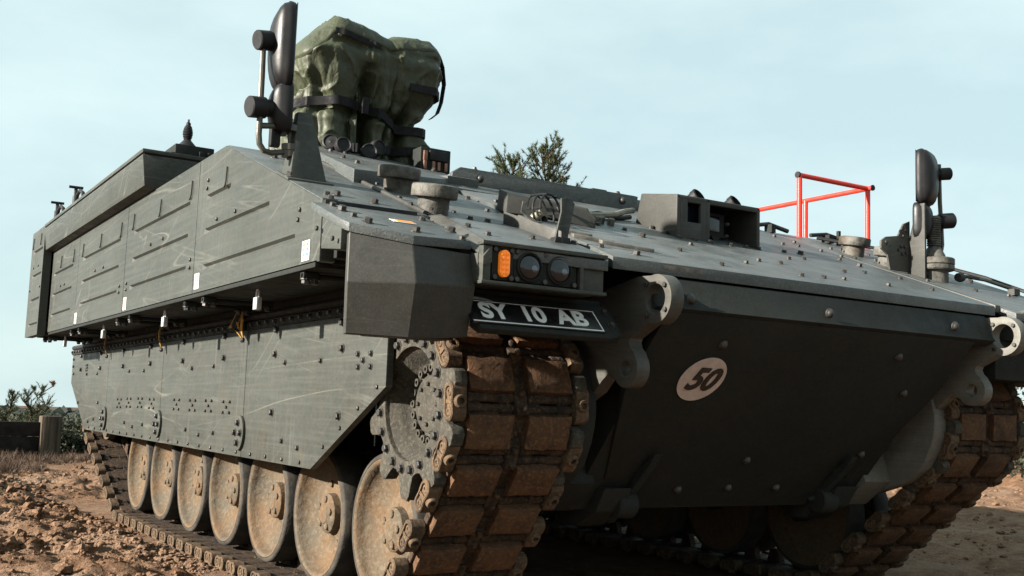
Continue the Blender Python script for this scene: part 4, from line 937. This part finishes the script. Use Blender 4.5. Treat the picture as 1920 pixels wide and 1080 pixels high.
# mirrors
def rounded_slab(w_, h_, t_, bulge, n=6):
    """mirror housing: local x = width, z = height, +y = curved back"""
    b = MB(); V = []; F = []; N = 40
    def outline(sc):
        P = []
        for k in range(N):
            a = 2 * math.pi * k / N; c, s_ = math.cos(a), math.sin(a); e = 2 / 5.0
            P.append((w_ / 2 * sc * math.copysign(abs(c) ** e, c) * (1 - .10 * (s_ < 0) * abs(s_)), h_ / 2 * (sc if sc > .5 else sc) * math.copysign(abs(s_) ** e, s_)))
        return P
    rows = [(.93, -.004), (.985, 0), (1.0, .012), (1.0, t_ * .6), (.97, t_ * .75)] + [(math.cos(q) * .97, t_ * .75 + bulge * math.sin(q)) for q in np.linspace(.25, 1.45, n)]
    for sc, y in rows: V += [(x, y, z) for x, z in outline(sc)]
    for r in range(len(rows) - 1):
        for k in range(N): k2 = (k + 1) % N; F.append((r * N + k, r * N + k2, (r + 1) * N + k2, (r + 1) * N + k))
    F += [tuple(range(N)), tuple(range((len(rows) - 1) * N, len(rows) * N))[::-1]]
    b.add(V, F); return b
def place(b, loc, rz, ry=0, rx=0):
    Mx = Matrix.Translation(loc) @ Matrix.Rotation(rz, 4, 'Z') @ Matrix.Rotation(ry, 4, 'Y') @ Matrix.Rotation(rx, 4, 'X')
    b.v = [tuple(Mx @ Vector(p)) for p in b.v]; return b
def mirror(L):
    y = L['y']
    mm = place(rounded_slab(L['w'], L['h'], .035, .055), L['head'], L['rz'], L.get('ry', 0)).build('mirror', M['mirror_black'], VEH, smooth=50)
    g = place(MB().box(-L['w'] * .45, L['w'] * .45, -.006, -.003, -L['h'] * .46, L['h'] * .46), L['head'], L['rz'], L.get('ry', 0)); g.build('mirror_glass', M['reflector'], mm, bevel=.002)
    MB().tube(L['pole'], .0115, 10).build('mirror_pole', M['olive_tube'], mm)
    for a, b_, r in L['stubs']:
        d = (Vector(b_) - Vector(a)); n = d.length
        MB().lathe([(r * .9, 0), (r, .004), (r, n * .55), (r * .82, n * .6), (r * .80, n)], a, d, 20).build('clamp_knob', M['black'], mm, smooth=40)
    place(rounded_slab(L['w2'], L['h2'], .04, .05), L['head2'], L['rz'], 0).build('mirror_base', M['mirror_black'], mm, smooth=50)
    return mm
mL = mirror(dict(y=.95, w=.20, h=.345, head=(-2.045, .97, 2.262), rz=R_(81), ry=R_(0), w2=.15, h2=.20, head2=(-2.035, .97, 2.022),
    pole=[(-2.158, .95, 2.275), (-2.155, .95, 2.14), (-2.153, .95, 1.955), (-2.153, .95, 1.90), (-2.148, .95, 1.865), (-2.13, .95, 1.842), (-2.10, .95, 1.838), (-2.055, .95, 1.848), (-2.0, .955, 1.855)],
    stubs=[((-2.185, .945, 2.262), (-2.085, .965, 2.282), .038), ((-2.20, .945, 2.000), (-2.085, .965, 2.015), .041)]))
b = MB(); b.tube([(-2.153, .95, 1.935), (-2.09, .95, 1.945), (-2.03, .955, 1.955)], .012, 8); b.cyl((-2.03, .955, 1.85), (-2.03, .955, 1.985), .010, n=8)
for z, r in ((1.945, .030), (1.87, .030), (1.845, .028)): b.cyl((-2.03, .955, z - .012), (-2.03, .955, z + .012), r, n=16)
b.build('mirror_hinge', M['olive_tube'], mL, bevel=0)
MB().box(-2.10, -2.06, .965, 1.0, 1.87, 1.95).build('mirror_rubber_block', M['black'], mL, bevel=.008)
b = MB(); b.add([(-2.035, .91, gz(.91)), (-1.885, .91, gz(.91)), (-1.885, 1.01, gz(1.01)), (-2.035, 1.01, gz(1.01)), (-2.005, .945, 2.015), (-1.950, .945, 2.018), (-1.950, .985, 2.018), (-2.005, .985, 2.015)], [(0, 1, 5, 4), (1, 2, 6, 5), (2, 3, 7, 6), (3, 0, 4, 7), (4, 5, 6, 7), (3, 2, 1, 0)]); b.build('mirror_fin', M['paint'], VEH, bevel=.005)
MB().loft([(-2.05, .89, gz(.89, .008)), (-1.865, .89, gz(.89, .008)), (-1.865, 1.03, gz(1.03, .008)), (-2.05, 1.03, gz(1.03, .008))], [(-2.05, .89, gz(.89, -.002)), (-1.865, .89, gz(.89, -.002)), (-1.865, 1.03, gz(1.03, -.002)), (-2.05, 1.03, gz(1.03, -.002))]).build('fin_foot', M['paint'], VEH, bevel=.002)
bolt(BB, (-2.03, .93, gz(.93, .008)), GN, VEH)
mR = mirror(dict(y=.75, w=.20, h=.305, head=(1.445, .76, 2.22), rz=R_(200), w2=.14, h2=.20, head2=(1.43, .78, 1.985),
    pole=[(1.562, .74, 2.31), (1.567, .74, 2.1), (1.578, .74, 1.95), (1.582, .74, 1.87), (1.575, .74, 1.84), (1.55, .74, 1.825), (1.52, .75, 1.82)],
    stubs=[((1.60, .70, 2.258), (1.49, .75, 2.245), .034), ((1.62, .70, 2.003), (1.49, .75, 1.985), .042)]))
prof = [(.098, 0), (.072, .0), (.072, .07), (.098, .074), (.103, .08), (.103, .10), (.096, .103), (.104, .107), (.104, .135), (.098, .14), (.060, .145), (.056, .16), (.034, .20), (.028, .205)]
for k in range(13): z = .21 + k * .012; prof += [(.036, z), (.036, z + .006), (.031, z + .009)]
prof += [(.026, .37), (0, .37)]
MB().lathe(prof[1:], (1.50, .73, gz(.73, -.03)), (0, 0, 1), 28).build('spring_mount', M['cap'], VEH, smooth=35)
b = MB(); b.prism([(.85, gz(.85)), (.70, gz(.70)), (.70, 2.07), (.745, 2.07)], 'x', 1.385, 1.40); b.build('mirror_fin', M['drab'], VEH, bevel=.004)
pb = MB().prism([(1.235, gz(.82, 0)), (1.395, gz(.82, 0)), (1.395, 1.985), (1.345, 1.965), (1.30, 1.895), (1.205, 1.880), (1.165, 1.855), (1.165, 1.815), (1.215, 1.785)], 'y', .80, .812).build('perforated_bracket', M['lug'], VEH, bevel=.003)
for x, z in ((1.31, 1.92), (1.34, 1.90), (1.33, 1.94), (1.36, 1.93), (1.30, 1.82), (1.33, 1.80), (1.32, 1.84), (1.36, 1.81), (1.35, 1.84), (1.20, 1.85), (1.215, 1.84)): bolt(BR, (x, .80, z), (0, -1, 0), pb)
# towing-cable clamp and rod on the far fender
b = MB(); b.tube([(1.62, .66, gz(.66, .05)), (1.75, .60, gz(.6, .055)), (1.95, .56, gz(.56, .03))], .010, 8); b.lathe([(.022, -.02), (.026, 0), (.022, .02)], (1.62, .66, gz(.66, .04)), (1, 0, 0), 14); b.box(1.90, 1.95, .53, .57, gz(.55), gz(.55, .035)); b.build('clamp_rod', M['drab'], VEH, bevel=0)
MB().tube([(1.5, 1.55, gz(1.5, .045)), (1.7, 1.3, gz(1.3, .05)), (2.04, .8, gz(.8, .04)), (2.07, .45, gz(.45, .02))], .010, 6).build('edge_rod', M['black'], VEH)
for x, y, l in ((1.1, 1.66, .22), (1.5, 1.6, .28)):
    b = MB(); b.tube([(x, y, gz(y, .03)), (x + l * .4, y - .02, gz(y, .045)), (x + l, y - .05, gz(y - .05, .03))], .013, 8); b.box(x + l * .35, x + l * .5, y - .06, y, gz(y - .03), gz(y - .03, .05)); b.build('roof_latch', M['hull'], VEH, bevel=0)
MB().box(1.68, 1.70, 1.54, 1.56, 1.96, 2.06).build('latch_pin', M['hull'], VEH, bevel=.003)

# red guard rail on the far roof edge
zt = 2.405
posts = [((2.10, 1.69), zt), ((1.735, 1.905), 2.46)]
GRD = MB().cyl((2.13, 1.70, 1.96), (2.12, 1.69, zt), .0165, n=14).build('guard_rail', M['red'], VEH)
GRD['label'] = 'red tubular guard rail on the far roof edge'
MB().cyl((1.512, 1.70, 1.97), (1.50, 1.69, zt), .0165, n=14).build('rail_post', M['red'], GRD)
MB().cyl((2.12, 2.22, 2.0), (2.12, 2.22, zt), .0165, n=14).build('rail_post', M['red'], GRD)
MB().cyl((1.492, 1.69, zt), (2.12, 1.69, zt), .0155, n=14).build('top_rail', M['red'], GRD)
MB().cyl((2.12, 1.655, zt), (2.12, 4.6, zt), .0155, n=14).build('top_rail', M['red'], GRD)
MB().cyl((2.12, 1.646, zt), (2.12, 1.6545, zt), .019, n=14).build('end_cap', M['black'], GRD); MB().cyl((1.480, 1.69, zt), (1.4915, 1.69, zt), .020, n=14).build('end_cap', M['black'], GRD)

# caps and junction box at the foot of the tarpaulin
for i, (x, y, z, d) in enumerate(((-1.50, 1.86, 2.155, (-.5, -.8, .25)), (-1.46, 1.80, 2.135, (-.15, -1, .2)), (-1.325, 1.80, 2.125, (-.2, -1, .15)), (-1.265, 1.83, 2.160, (.25, -1, .05)))):
    MB().lathe([(.030, -.07), (.036, -.02), (.040, -.018), (.040, .012), (.034, .016), (.030, .010), (.006, .010), (0, .013)], (x, y, z), d, 24).build('smoke_tube_cap', M['black'], VEH, smooth=40)
jb = MB().box(-1.045, -.875, 1.80, 1.92, 2.08, 2.20).build('junction_box', M['hull'], VEH, bevel=.006)
MB().box(-1.00, -.90, 1.785, 1.80, 2.135, 2.185).build('connector_block', M['gasket'], jb, bevel=.003)
for x in (-1.022, -.975, -.945, -.905): MB().box(x - .008, x + .008, 1.788, 1.80, 2.085, 2.13).build('terminal', M['copper'], jb, bevel=.002)
MB().box(-1.032, -1.012, 1.787, 1.80, 2.13, 2.18).build('terminal', M['copper'], jb, bevel=.002)

# ------------------------------------------------------------------ tarpaulin over the weapon station: small cloth solve
NU, NV, NT_ = 300, 190, 40
CX, CY = -1.24, 2.14
ZL = np.array([2.00, 2.10, 2.20, 2.30, 2.36, 2.41, 2.46, 2.53, 2.62, 2.70, 2.85]); XL = np.array([-1.66, -1.65, -1.67, -1.645, -1.62, -1.575, -1.565, -1.62, -1.655, -1.63, -1.56])
ZR = np.array([2.00, 2.12, 2.20, 2.28, 2.34, 2.38, 2.42, 2.48, 2.60, 2.75, 2.85]); XR = np.array([-.70, -.745, -.80, -.91, -.985, -.985, -.935, -.895, -.880, -.870, -.885])
def ztop(x): return np.interp(x, [-1.70, -1.64, -1.46, -1.36, -1.19, -1.14, -.95, -.88, -.80], [2.60, 2.655, 2.845, 2.825, 2.785, 2.800, 2.825, 2.790, 2.76])
def nz(A, f, o=0.0): return np.array([noise.noise((a * f[0] + o, b_ * f[1] + o * 2, c * f[2])) for a, b_, c in A])
TH = np.linspace(0, 2 * np.pi, NU, endpoint=False)
def section(th, z):
    """radius of the bundle at angle th and height z: boxy, with its own left and right reach"""
    c, s_ = np.cos(th), np.sin(th); a = np.where(c < 0, CX - np.interp(z, ZL, XL), np.interp(z, ZR, XR) - CX)
    bb = np.where(s_ < 0, np.interp(z, [2.0, 2.3, 2.36, 2.45, 2.6], [.22, .20, .19, .23, .26]), .26); e = 3.2 + 2.4 * np.clip((z - 2.42) / .1, 0, 1)
    return (np.abs(c / a) ** e + np.abs(s_ / bb) ** e) ** (-1 / e)
rows = []
zt0 = 2.62 * np.ones(NU)
for q in range(8):
    r0 = section(TH, zt0 - .05); zt0 = ztop(CX + r0 * np.cos(TH)) - .01
for j in range(NT_):                                                       # crown
    f = (j + .5) / NT_; r = section(TH, zt0 - .04) * f; x = CX + r * np.cos(TH); y = CY + r * np.sin(TH)
    z = ztop(x) - .05 * (np.abs(y - CY) / .26) ** 3 - .06 * np.clip((f - .82) / .18, 0, 1) ** 2; rows.append(np.stack([x, y, z], 1))
ze = rows[-1][:, 2]
for j in range(NV - NT_):                                                  # sides
    f = (j + 1) / (NV - NT_); z = ze + (2.03 - ze) * f; r = section(TH, z) * (1 - .04 * np.exp(-f / .03)); rows.append(np.stack([CX + r * np.cos(TH), CY + r * np.sin(TH), z], 1))
P = np.concatenate(rows); thf = np.tile(TH, NV); rad = np.stack([np.cos(thf), np.sin(thf), np.zeros(len(thf))], 1)
side = np.clip((np.arange(NV * NU) // NU - NT_ * .8) / 14, 0, 1); low = np.clip((2.60 - P[:, 2]) / .18, .14, 1); low = low * (1 - .75 * np.clip((P[:, 0] + 1.2) / .08, 0, 1) * np.clip((P[:, 2] - 2.40) / .06, 0, 1))
warp = nz(P, (3.0, 3.0, 2.2), 1.7); w2 = nz(P, (7, 7, 3.0), 5.1)
# hanging folds: rounded ridges, sharp valleys, gathered where the straps bite
phi = 7.5 * thf + 2.6 * warp + .9 * w2 + 1.5 * (P[:, 2] - 2.3)
fold = (np.abs(np.sin(phi)) - .62) * (.055 + .035 * nz(P, (2.2, 2.2, 1.2), 8.2))
phi2 = 17 * thf + 3.5 * w2 + 4 * warp; fold2 = (np.abs(np.sin(phi2)) - .6) * .014
P += rad * ((fold * low + fold2 * (.4 + .6 * low)) * side)[:, None]
# deep slots seen from the front, either side of the right-hand column
for xc, wd, dp, z0, z1 in ((-1.305, .030, .13, 2.05, 2.60), (-1.105, .035, .12, 2.05, 2.44)):
    m_ = (rad[:, 1] < .2); xx = P[:, 0] - xc - .05 * (P[:, 2] - 2.3) - .02 * warp
    g_ = np.exp(-(xx / wd) ** 2) * np.clip((P[:, 2] - z0) / .04, 0, 1) * np.clip((z1 - P[:, 2]) / .10, 0, 1) * m_ * side; P[:, 1] += dp * g_
# the sight block juts forward on the right, with an overhanging lower lip
g_ = np.clip((P[:, 0] + 1.19) / .05, 0, 1) * np.clip((P[:, 2] - 2.44) / .05, 0, 1) * (rad[:, 1] < 0) * side; P[:, 1] -= .022 * g_
for zs, sl in ((2.345, -.07), (2.68, 0.0)):
    d_ = (P[:, 2] - (zs + sl * (P[:, 0] - CX))); P -= rad * (.022 * np.exp(-(d_ / .018) ** 2) * side * (1 if zs < 2.5 else .6))[:, None]
    P += rad * (.012 * np.exp(-((np.abs(d_) - .05) / .03) ** 2) * side * (1 + nz(P, (12, 12, 6), 3.3)))[:, None]
cr = nz(P, (9, 9, 9), 2.2); cr3 = nz(P, (18, 18, 14), 4.4)
P += rad * (((1 - np.abs(2 * cr)) ** 3 - .3)[:, None] * .014 + cr3[:, None] * .004) * np.maximum(side, .0)[:, None]
P[:, 2] += (((1 - np.abs(2 * cr)) ** 3 - .3) * .010 * (1 - side))
idx = np.arange(NU * NV).reshape(NV, NU)
TARP = thing('tarpaulin', 'wrinkled olive green tarpaulin strapped over the weapon station on the roof', 'tarpaulin', (-1.2, 2.14, 2.0))
TF = [(idx[j, i], idx[j + 1, i], idx[j + 1, (i + 1) % NU], idx[j, (i + 1) % NU]) for j in range(NV - 1) for i in range(NU)]; TV = list(P); TF.append(tuple(int(i) for i in idx[0]))
tm = np_mesh('sheet', TV, [tuple(int(q) for q in f) for f in TF], M['tarp'], True)
sheet = obj('sheet', tm, TARP)
def wrap_strap(fz, half, a0, a1, off=.008, cxy=(-1.2, 2.14)):
    pts = []; nr = []; wd = []
    ang = np.arctan2(P[:, 1] - cxy[1], P[:, 0] - cxy[0]); rr = np.hypot(P[:, 0] - cxy[0], P[:, 1] - cxy[1])
    for k in range(91):
        a = R_(a0 + (a1 - a0) * k / 90); zt_ = fz(a); best = []
        dd = np.abs((ang - a + np.pi) % (2 * np.pi) - np.pi); m_ = (dd < .055) & (np.abs(P[:, 2] - zt_) < .03)
        r = rr[m_].max() if m_.any() else (pts[-1][3] if pts else .3)
        pts.append((cxy[0], cxy[1], zt_, r, a))
    R2 = np.array([p[3] for p in pts]); R2 = np.convolve(np.pad(R2, 3, 'edge'), np.ones(7) / 7, 'valid'); R2 = np.maximum(R2, np.array([p[3] for p in pts]) - .004)
    Q = [(cxy[0] + (r + off) * math.cos(p[4]), cxy[1] + (r + off) * math.sin(p[4]), p[2]) for p, r in zip(pts, R2)]
    return MB().ribbon(Q, [(math.cos(p[4]), math.sin(p[4]), 0) for p in pts], [(0, 0, half)] * len(Q), .003)
wrap_strap(lambda a: 2.345 + .04 * math.sin(a * 2), .022, 150, 350).build('strap', M['webbing'], TARP)
wrap_strap(lambda a: 2.70 - .05 * math.sin(a * 1.5), .014, 222, 258).build('strap', M['webbing'], TARP)
wrap_strap(lambda a: 2.18 + .03 * math.cos(a), .022, 230, 330).build('strap', M['webbing'], TARP)
wrap_strap(lambda a: 2.50 + .02 * math.cos(a), .020, 290, 385).build('strap', M['webbing'], TARP)
MB().box(-1.335, -1.30, 1.885, 1.905, 2.335, 2.42).build('strap_buckle', M['webbing'], TARP, bevel=.003)
MB().ribbon([(-.86, 2.0, 2.74), (-.845, 1.99, 2.69), (-.832, 1.99, 2.60), (-.84, 2.0, 2.50), (-.86, 2.0, 2.44), (-.89, 2.02, 2.41)], [(1, -.2, 0)] * 6, [(0, .018, 0)] * 6, .003).build('strap_tail', M['webbing'], TARP)

# ------------------------------------------------------------------ padlocks and webbing straps under the stowage box
def padlock(x, y, label):
    o = thing('padlock', label, 'padlock', (x, y, 1.285), 'padlocks under the side stowage box')
    bb = MB(); bb.box(x - .012, x + .012, y - .024, y + .024, 1.285, 1.338); bb.build('lock_body', M['zinc'], o, bevel=.004)
    P_ = [(x, y - .015, 1.33), (x, y - .016, 1.360), (x, y - .010, 1.371), (x, y, 1.374), (x, y + .010, 1.371), (x, y + .016, 1.360), (x, y + .015, 1.33)]
    MB().tube(P_, .0045, 8).build('shackle', M['zinc'], o)
for (x, y), lb in zip(((-1.945, 1.47), (-1.955, 2.95), (-1.956, 4.50), (-1.92, 6.12)),
        ('steel padlock hanging under the frontmost side stowage panel', 'steel padlock hanging under the second side stowage panel from the front',
         'steel padlock hanging under the third side stowage panel from the front', 'small steel padlock hanging under the rearmost stretch of the side box')): padlock(x, y, lb)
def web(y, n, label):
    o = thing('webbing_strap', label, 'strap', (-1.69, y, 1.21), 'webbing straps hanging at the skirt joints'); rr = random.Random(int(y * 100))
    for k in range(n):
        dy = rr.uniform(-.10, .12) if n > 2 else rr.uniform(-.03, .03); mt = M['yellow'] if k % 2 == 0 else M['webbing']
        pts = [(-1.70, y + dy * .4, 1.352), (-1.715, y + dy, 1.315 - .01 * k), (-1.705, y + dy * .5, 1.265), (-1.69, y - .02, 1.215)]
        MB().ribbon(pts, [(-1, 0, .1)] * 4, [(0, .016, .004)] * 4, .0025).build('webbing', mt, o)
    MB().lathe([(.012, 0), (.014, .012), (.008, .02)], (-1.685, y - .03, 1.21), (-1, 0, 0), 8).build('clip', M['bolt'], o)
web(2.45, 6, 'tangled yellow and black webbing straps at the front skirt joint'); web(4.06, 2, 'short yellow and black webbing strap at the second skirt joint'); web(5.68, 2, 'short webbing strap at the rearmost skirt joint')

# ------------------------------------------------------------------ soil clods beside the tracks
ICO = {}
ico = bmesh.new(); bmesh.ops.create_icosphere(ico, subdivisions=2, radius=1.0); ICO[1] = (np.array([v.co[:] for v in ico.verts]), np.array([[v.index for v in f.verts] for f in ico.faces])); ico.free()
ico = bmesh.new(); bmesh.ops.create_icosphere(ico, subdivisions=1, radius=1.0); IV = np.array([v.co[:] for v in ico.verts]); IF = np.array([[v.index for v in f.verts] for f in ico.faces]); ico.free(); ICO[0] = (IV, IF)
def clods(name, n, region, size, seed, label, sub=1, msk=-.05):
    IV, IF = ICO[sub]
    rg = np.random.default_rng(seed); V = []; F = []; c = 0; k = 0
    while k < n:
        x = rg.uniform(*region[0]); y = rg.uniform(*region[1])
        if noise.noise((x * 1.3, y * 1.3, 4.2)) + .25 * rg.normal() < msk: continue
        s = size[0] * (size[1] / size[0]) ** (rg.random() ** 2.6)
        v = IV * (1 + rg.uniform(-.28, .28, (len(IV), 1))) * s * np.array([1, rg.uniform(.7, 1.2), rg.uniform(.5, .9)])
        a = rg.uniform(0, 6.28); ca, sa = math.cos(a), math.sin(a); v = np.stack([v[:, 0] * ca - v[:, 1] * sa, v[:, 0] * sa + v[:, 1] * ca, v[:, 2]], 1)
        V.append(v + np.array([x, y, ground_h(x, y) + s * .22])); F.append(IF + c); c += len(IV); k += 1
    o = obj(name, np_mesh(name, np.concatenate(V), np.concatenate(F).tolist(), M['soil'])); tag(o, label, 'soil', kind='stuff'); return o
clods('soil_clods', 3000, ((-3.6, -1.72), (2.2, 12.5)), (.008, .050), 3, 'crumbled orange brown soil clods beside the near track')
clods('soil_crumbs', 24000, ((-3.6, -1.70), (2.2, 12.0)), (.003, .014), 13, 'fine orange brown soil crumbs beside the near track', 0, -.3)
clods('soil_lumps', 2500, ((-2.4, 1.5), (7.3, 13.0)), (.006, .045), 17, 'soil lumps on the ground behind the vehicle', 0, -.2)
clods('gravel', 2600, ((2.2, 11.5), (1.0, 10.0)), (.006, .035), 5, 'scattered pale gravel on the ground beyond the vehicle')
# mud pressed round the foot of the near track
clods('track_spoil', 900, ((-1.80, -1.60), (1.0, 5.6)), (.006, .030), 9, 'loose soil crumbs along the foot of the near track')

# ------------------------------------------------------------------ vegetation
def needle_tufts(bases, dirs, n, L, w, rg):
    B = np.repeat(bases, n, 0); D = np.repeat(dirs, n, 0); k = len(B)
    d = D + rg.normal(0, .55, (k, 3)); d /= np.linalg.norm(d, axis=1, keepdims=True)
    s = np.cross(d, rg.normal(size=(k, 3))); s /= np.linalg.norm(s, axis=1, keepdims=True) + 1e-9
    l = L * rg.uniform(.6, 1.1, (k, 1)); B = B + D * rg.uniform(-.04, .04, (k, 1))
    V = np.stack([B - s * w, B + s * w, B + d * l], 1).reshape(-1, 3); F = np.arange(k * 3).reshape(-1, 3); return V, F
def pine(name, label, loc, h, spread, seed, levels, nb, cat='tree', crown_from=.1, group=None, tn=26, nl=.09, nw=.0035, taper=.7):
    rg = np.random.default_rng(seed); t = thing(name, label, cat, loc, group); loc = Vector(loc); tk = MB()
    path = [loc + Vector((rg.normal(0, .02) * i, rg.normal(0, .02) * i, h * i / 8)) for i in range(9)]
    tk.tube(path, [max(.012, h * .016 * (1 - i / 8.6)) for i in range(9)], 8); tk.build('trunk', M['bark'], t)
    br = MB(); TB = []; TD = []
    for i in range(levels):
        f = crown_from + (1 - crown_from) * i / (levels - 1) ; z = h * f
        c0 = np.array([np.interp(f * 8, range(9), [p[q] for p in path]) for q in range(3)])
        ln0 = spread * (1 - f) ** taper * (.7 + .3 * rg.random()) + .12 * spread
        for j in range(nb):
            a = rg.uniform(0, 6.28); ln = ln0 * rg.uniform(.55, 1.15); up = rg.uniform(.25, .75) + .5 * f
            d = np.array([math.cos(a), math.sin(a), up]); d /= np.linalg.norm(d); d2 = d + np.array([0, 0, .55]); d2 /= np.linalg.norm(d2)
            p1 = c0 + d * ln * .55; p2 = p1 + d2 * ln * .45
            br.tube([c0, p1, p2], [.004 + .010 * ln, .004 + .006 * ln, .003], 5)
            for q in np.linspace(.35, 1, max(3, int(ln / .12))):
                p = c0 + (p1 - c0) * min(1, q / .55) if q < .55 else p1 + (p2 - p1) * (q - .55) / .45
                TB.append(p); TD.append(d2)
                if rg.random() < .75:
                    sd_ = d2 + rg.normal(0, .7, 3); sd_ /= np.linalg.norm(sd_); e = p + sd_ * ln * rg.uniform(.12, .3); br.tube([p, e], [.005, .002], 4)
                    for g in (.5, 1.0): TB.append(p + (e - p) * g); TD.append((sd_ + d2) / np.linalg.norm(sd_ + d2))
    bo = br.build('branches', M['bark'], t); bo['kind'] = 'stuff'
    V, F = needle_tufts(np.array(TB), np.array(TD), tn, nl, nw, rg)
    obj('crown', np_mesh('crown', V, F.tolist(), M['needle']), t); return t
def from_cam(px, py, dist):
    d = RC.T @ np.array([(px - 960) / FPX, (py - 540) / FPX, 1.0]); return CAM + Vector(d) * dist
p = from_cam(945, 300, 21.0)
pine('pine_tree', 'left one of the two pine crowns rising behind the roof', (p.x, p.y, -.5), 6.2, 1.35, 21, 22, 5, crown_from=.62, tn=20, nl=.085, nw=.006, taper=.35)
p = from_cam(1030, 300, 21.5)
pine('pine_tree', 'taller right one of the two pine crowns rising behind the roof', (p.x, p.y, -.5), 6.5, 1.35, 33, 22, 5, crown_from=.62, tn=20, nl=.085, nw=.006, taper=.35)
for i, (px, dist, h, lb) in enumerate(((52, 19, 1.55, 'young pine sapling left of the timber post'), (76, 20, 1.65, 'thin pine sapling with bare top behind the timber post'), (8, 17.5, 1.45, 'pine sapling cut by the left picture edge'))):
    p = from_cam(px, 800, dist); pine('pine_sapling', lb, (p.x, p.y, -.55), h, .5, 40 + i, 13, 5, crown_from=.12, group='young pines behind the fence', tn=12, nl=.055, nw=.0035)
def shrub(name, label, c, r, n, seed, mat='scrub', group=None, cat='shrub', ls=.05):
    rg = np.random.default_rng(seed); t = thing(name, label, cat, (c[0], c[1], c[2]), group); st = MB()
    cl = rg.normal(0, .5, (26, 3)); cl[:, 2] = np.abs(cl[:, 2]) * .9; cl = cl / np.maximum(1, np.linalg.norm(cl, axis=1, keepdims=True)) * np.array(r)
    for q in cl: st.tube([(c[0], c[1], c[2]), (c[0] + q[0] * .5, c[1] + q[1] * .5, c[2] + q[2] * .6), (c[0] + q[0], c[1] + q[1], c[2] + q[2])], [.014, .009, .004], 5)
    st.build('stems', M['bark'], t)
    k = rg.integers(0, len(cl), n); B = np.array(c) + cl[k] * rg.uniform(.45, 1.12, (n, 1)) + np.clip(rg.normal(0, .10, (n, 3)), -.2, .2) * np.array(r)
    d = rg.normal(size=(n, 3)); d[:, 2] += .5; d /= np.linalg.norm(d, axis=1, keepdims=True); s = np.cross(d, rg.normal(size=(n, 3))); s /= np.linalg.norm(s, axis=1, keepdims=True)
    l = ls * rg.uniform(.5, 1.3, (n, 1)); V = np.stack([B, B + d * l * .5 + s * l * .3, B + d * l, B + d * l * .5 - s * l * .3], 1).reshape(-1, 3)
    B[:, 2] = np.maximum(B[:, 2], c[2]); obj('foliage', np_mesh('foliage', V, np.arange(n * 4).reshape(-1, 4).tolist(), M[mat]), t); return t
shr = [(130, 17.5, (1.0, .8, 1.0), 'dark scrub bush right of the timber post'), (165, 20, (1.3, .9, 1.05), 'dark scrub bush behind the vehicle rear corner'), (40, 20.5, (1.4, .8, .95), 'dark scrub bush behind the timber fence'),
       (-30, 21, (1.6, .8, 1.0), 'dark scrub bush at the left picture edge'), (210, 23, (1.8, .9, 1.1), 'scrub bush mostly hidden behind the rear of the vehicle'), (95, 24, (1.8, .9, .9), 'scrub bush farther back behind the timber post')]
for i, (px, dist, r, lb) in enumerate(shr):
    p = from_cam(px, 850, dist); shrub('scrub_bush', lb, (p.x, p.y, -.25), (r[0] * 1.15, r[1], r[2] * .78),  11000, 60 + i, group='scrub behind the fence', ls=.075)
for i, (px, py, dist, r, lb) in enumerate(((1905, 860, 19, (1.2, .9, 1.3), 'scrub bush beyond the far track at the right edge'), (1960, 860, 17, (1.1, .9, 1.2), 'scrub bush just outside the right picture edge'), (1850, 860, 24, (1.6, 1.2, 1.5), 'dense scrub bush behind the far track'))):
    p = from_cam(px, py, dist); shrub('scrub_bush', lb, (p.x, p.y, ground_h(p.x, p.y)), r, 5200, 80 + i, 'scrub', 'scrub beyond the far track', ls=.08)
# dry heather between the churned soil and the fence
rg = np.random.default_rng(5); hb_ = []; hd_ = []
for k in range(2600):
    y = rg.uniform(9.6, 14.5); x = rg.uniform(-3.6, 2.2)
    if noise.noise((x * .9, y * .9, 8.8)) < -.05 + .1 * (12 - y): continue
    hb_.append((x, y, ground_h(x, y))); hd_.append((rg.normal(0, .3), rg.normal(0, .3), 1))
V, F = needle_tufts(np.array(hb_), np.array(hd_), 14, .14, .004, rg)
tag(obj('dry_heather', np_mesh('dry_heather', V, F.tolist(), M['heather'])), 'low dry brown heather in front of the fence', 'heather', kind='stuff')
# far wooded hills, one mass
rg = np.random.default_rng(8); V = []; F = []; c = 0
for k in range(3600):
    a = rg.uniform(-.35, 1.35); d = rg.uniform(260, 620); x, y = CAM.x + d * math.sin(a), CAM.y + d * math.cos(a)
    z = -13 + (d - 260) / 360 * 6.5 + 1.5 * noise.noise((x * .008, y * .008, 2)); s = rg.uniform(2.2, 4.5)
    v = IV * (1 + rg.uniform(-.35, .35, (len(IV), 1))) * s * np.array([1.0, 1.0, rg.uniform(.5, .9)]); V.append(v + np.array([x, y, z])); F.append(IF + c); c += len(IV)
tag(obj('far_woodland', np_mesh('far_woodland', np.concatenate(V), np.concatenate(F).tolist(), M['wood_far'])), 'distant dark wooded hills on the horizon', 'woodland', kind='stuff')
# timber fence
p = from_cam(90, 868, 15.6); FN = thing('timber_fence', 'low dark timber barrier with a thick weathered post', 'fence', (p.x, p.y, -.05)); fy = p.y
MB().box(p.x - .15, p.x + .13, fy - .14, fy + .14, -.3, .62).build('post', M['wood'], FN, bevel=.02)
for k, (z0, z1) in enumerate(((-.25, .10), (.105, .32), (.325, .53))):
    MB().box(p.x - 4.2, p.x - .155, fy - .05 + .012 * (k % 2), fy + .06, z0, z1).build('board', M['board'], FN, bevel=.012)
MB().box(p.x - 4.3, p.x - 4.02, fy + .065, fy + .34, -.3, .6).build('post', M['wood'], FN, bevel=.02)
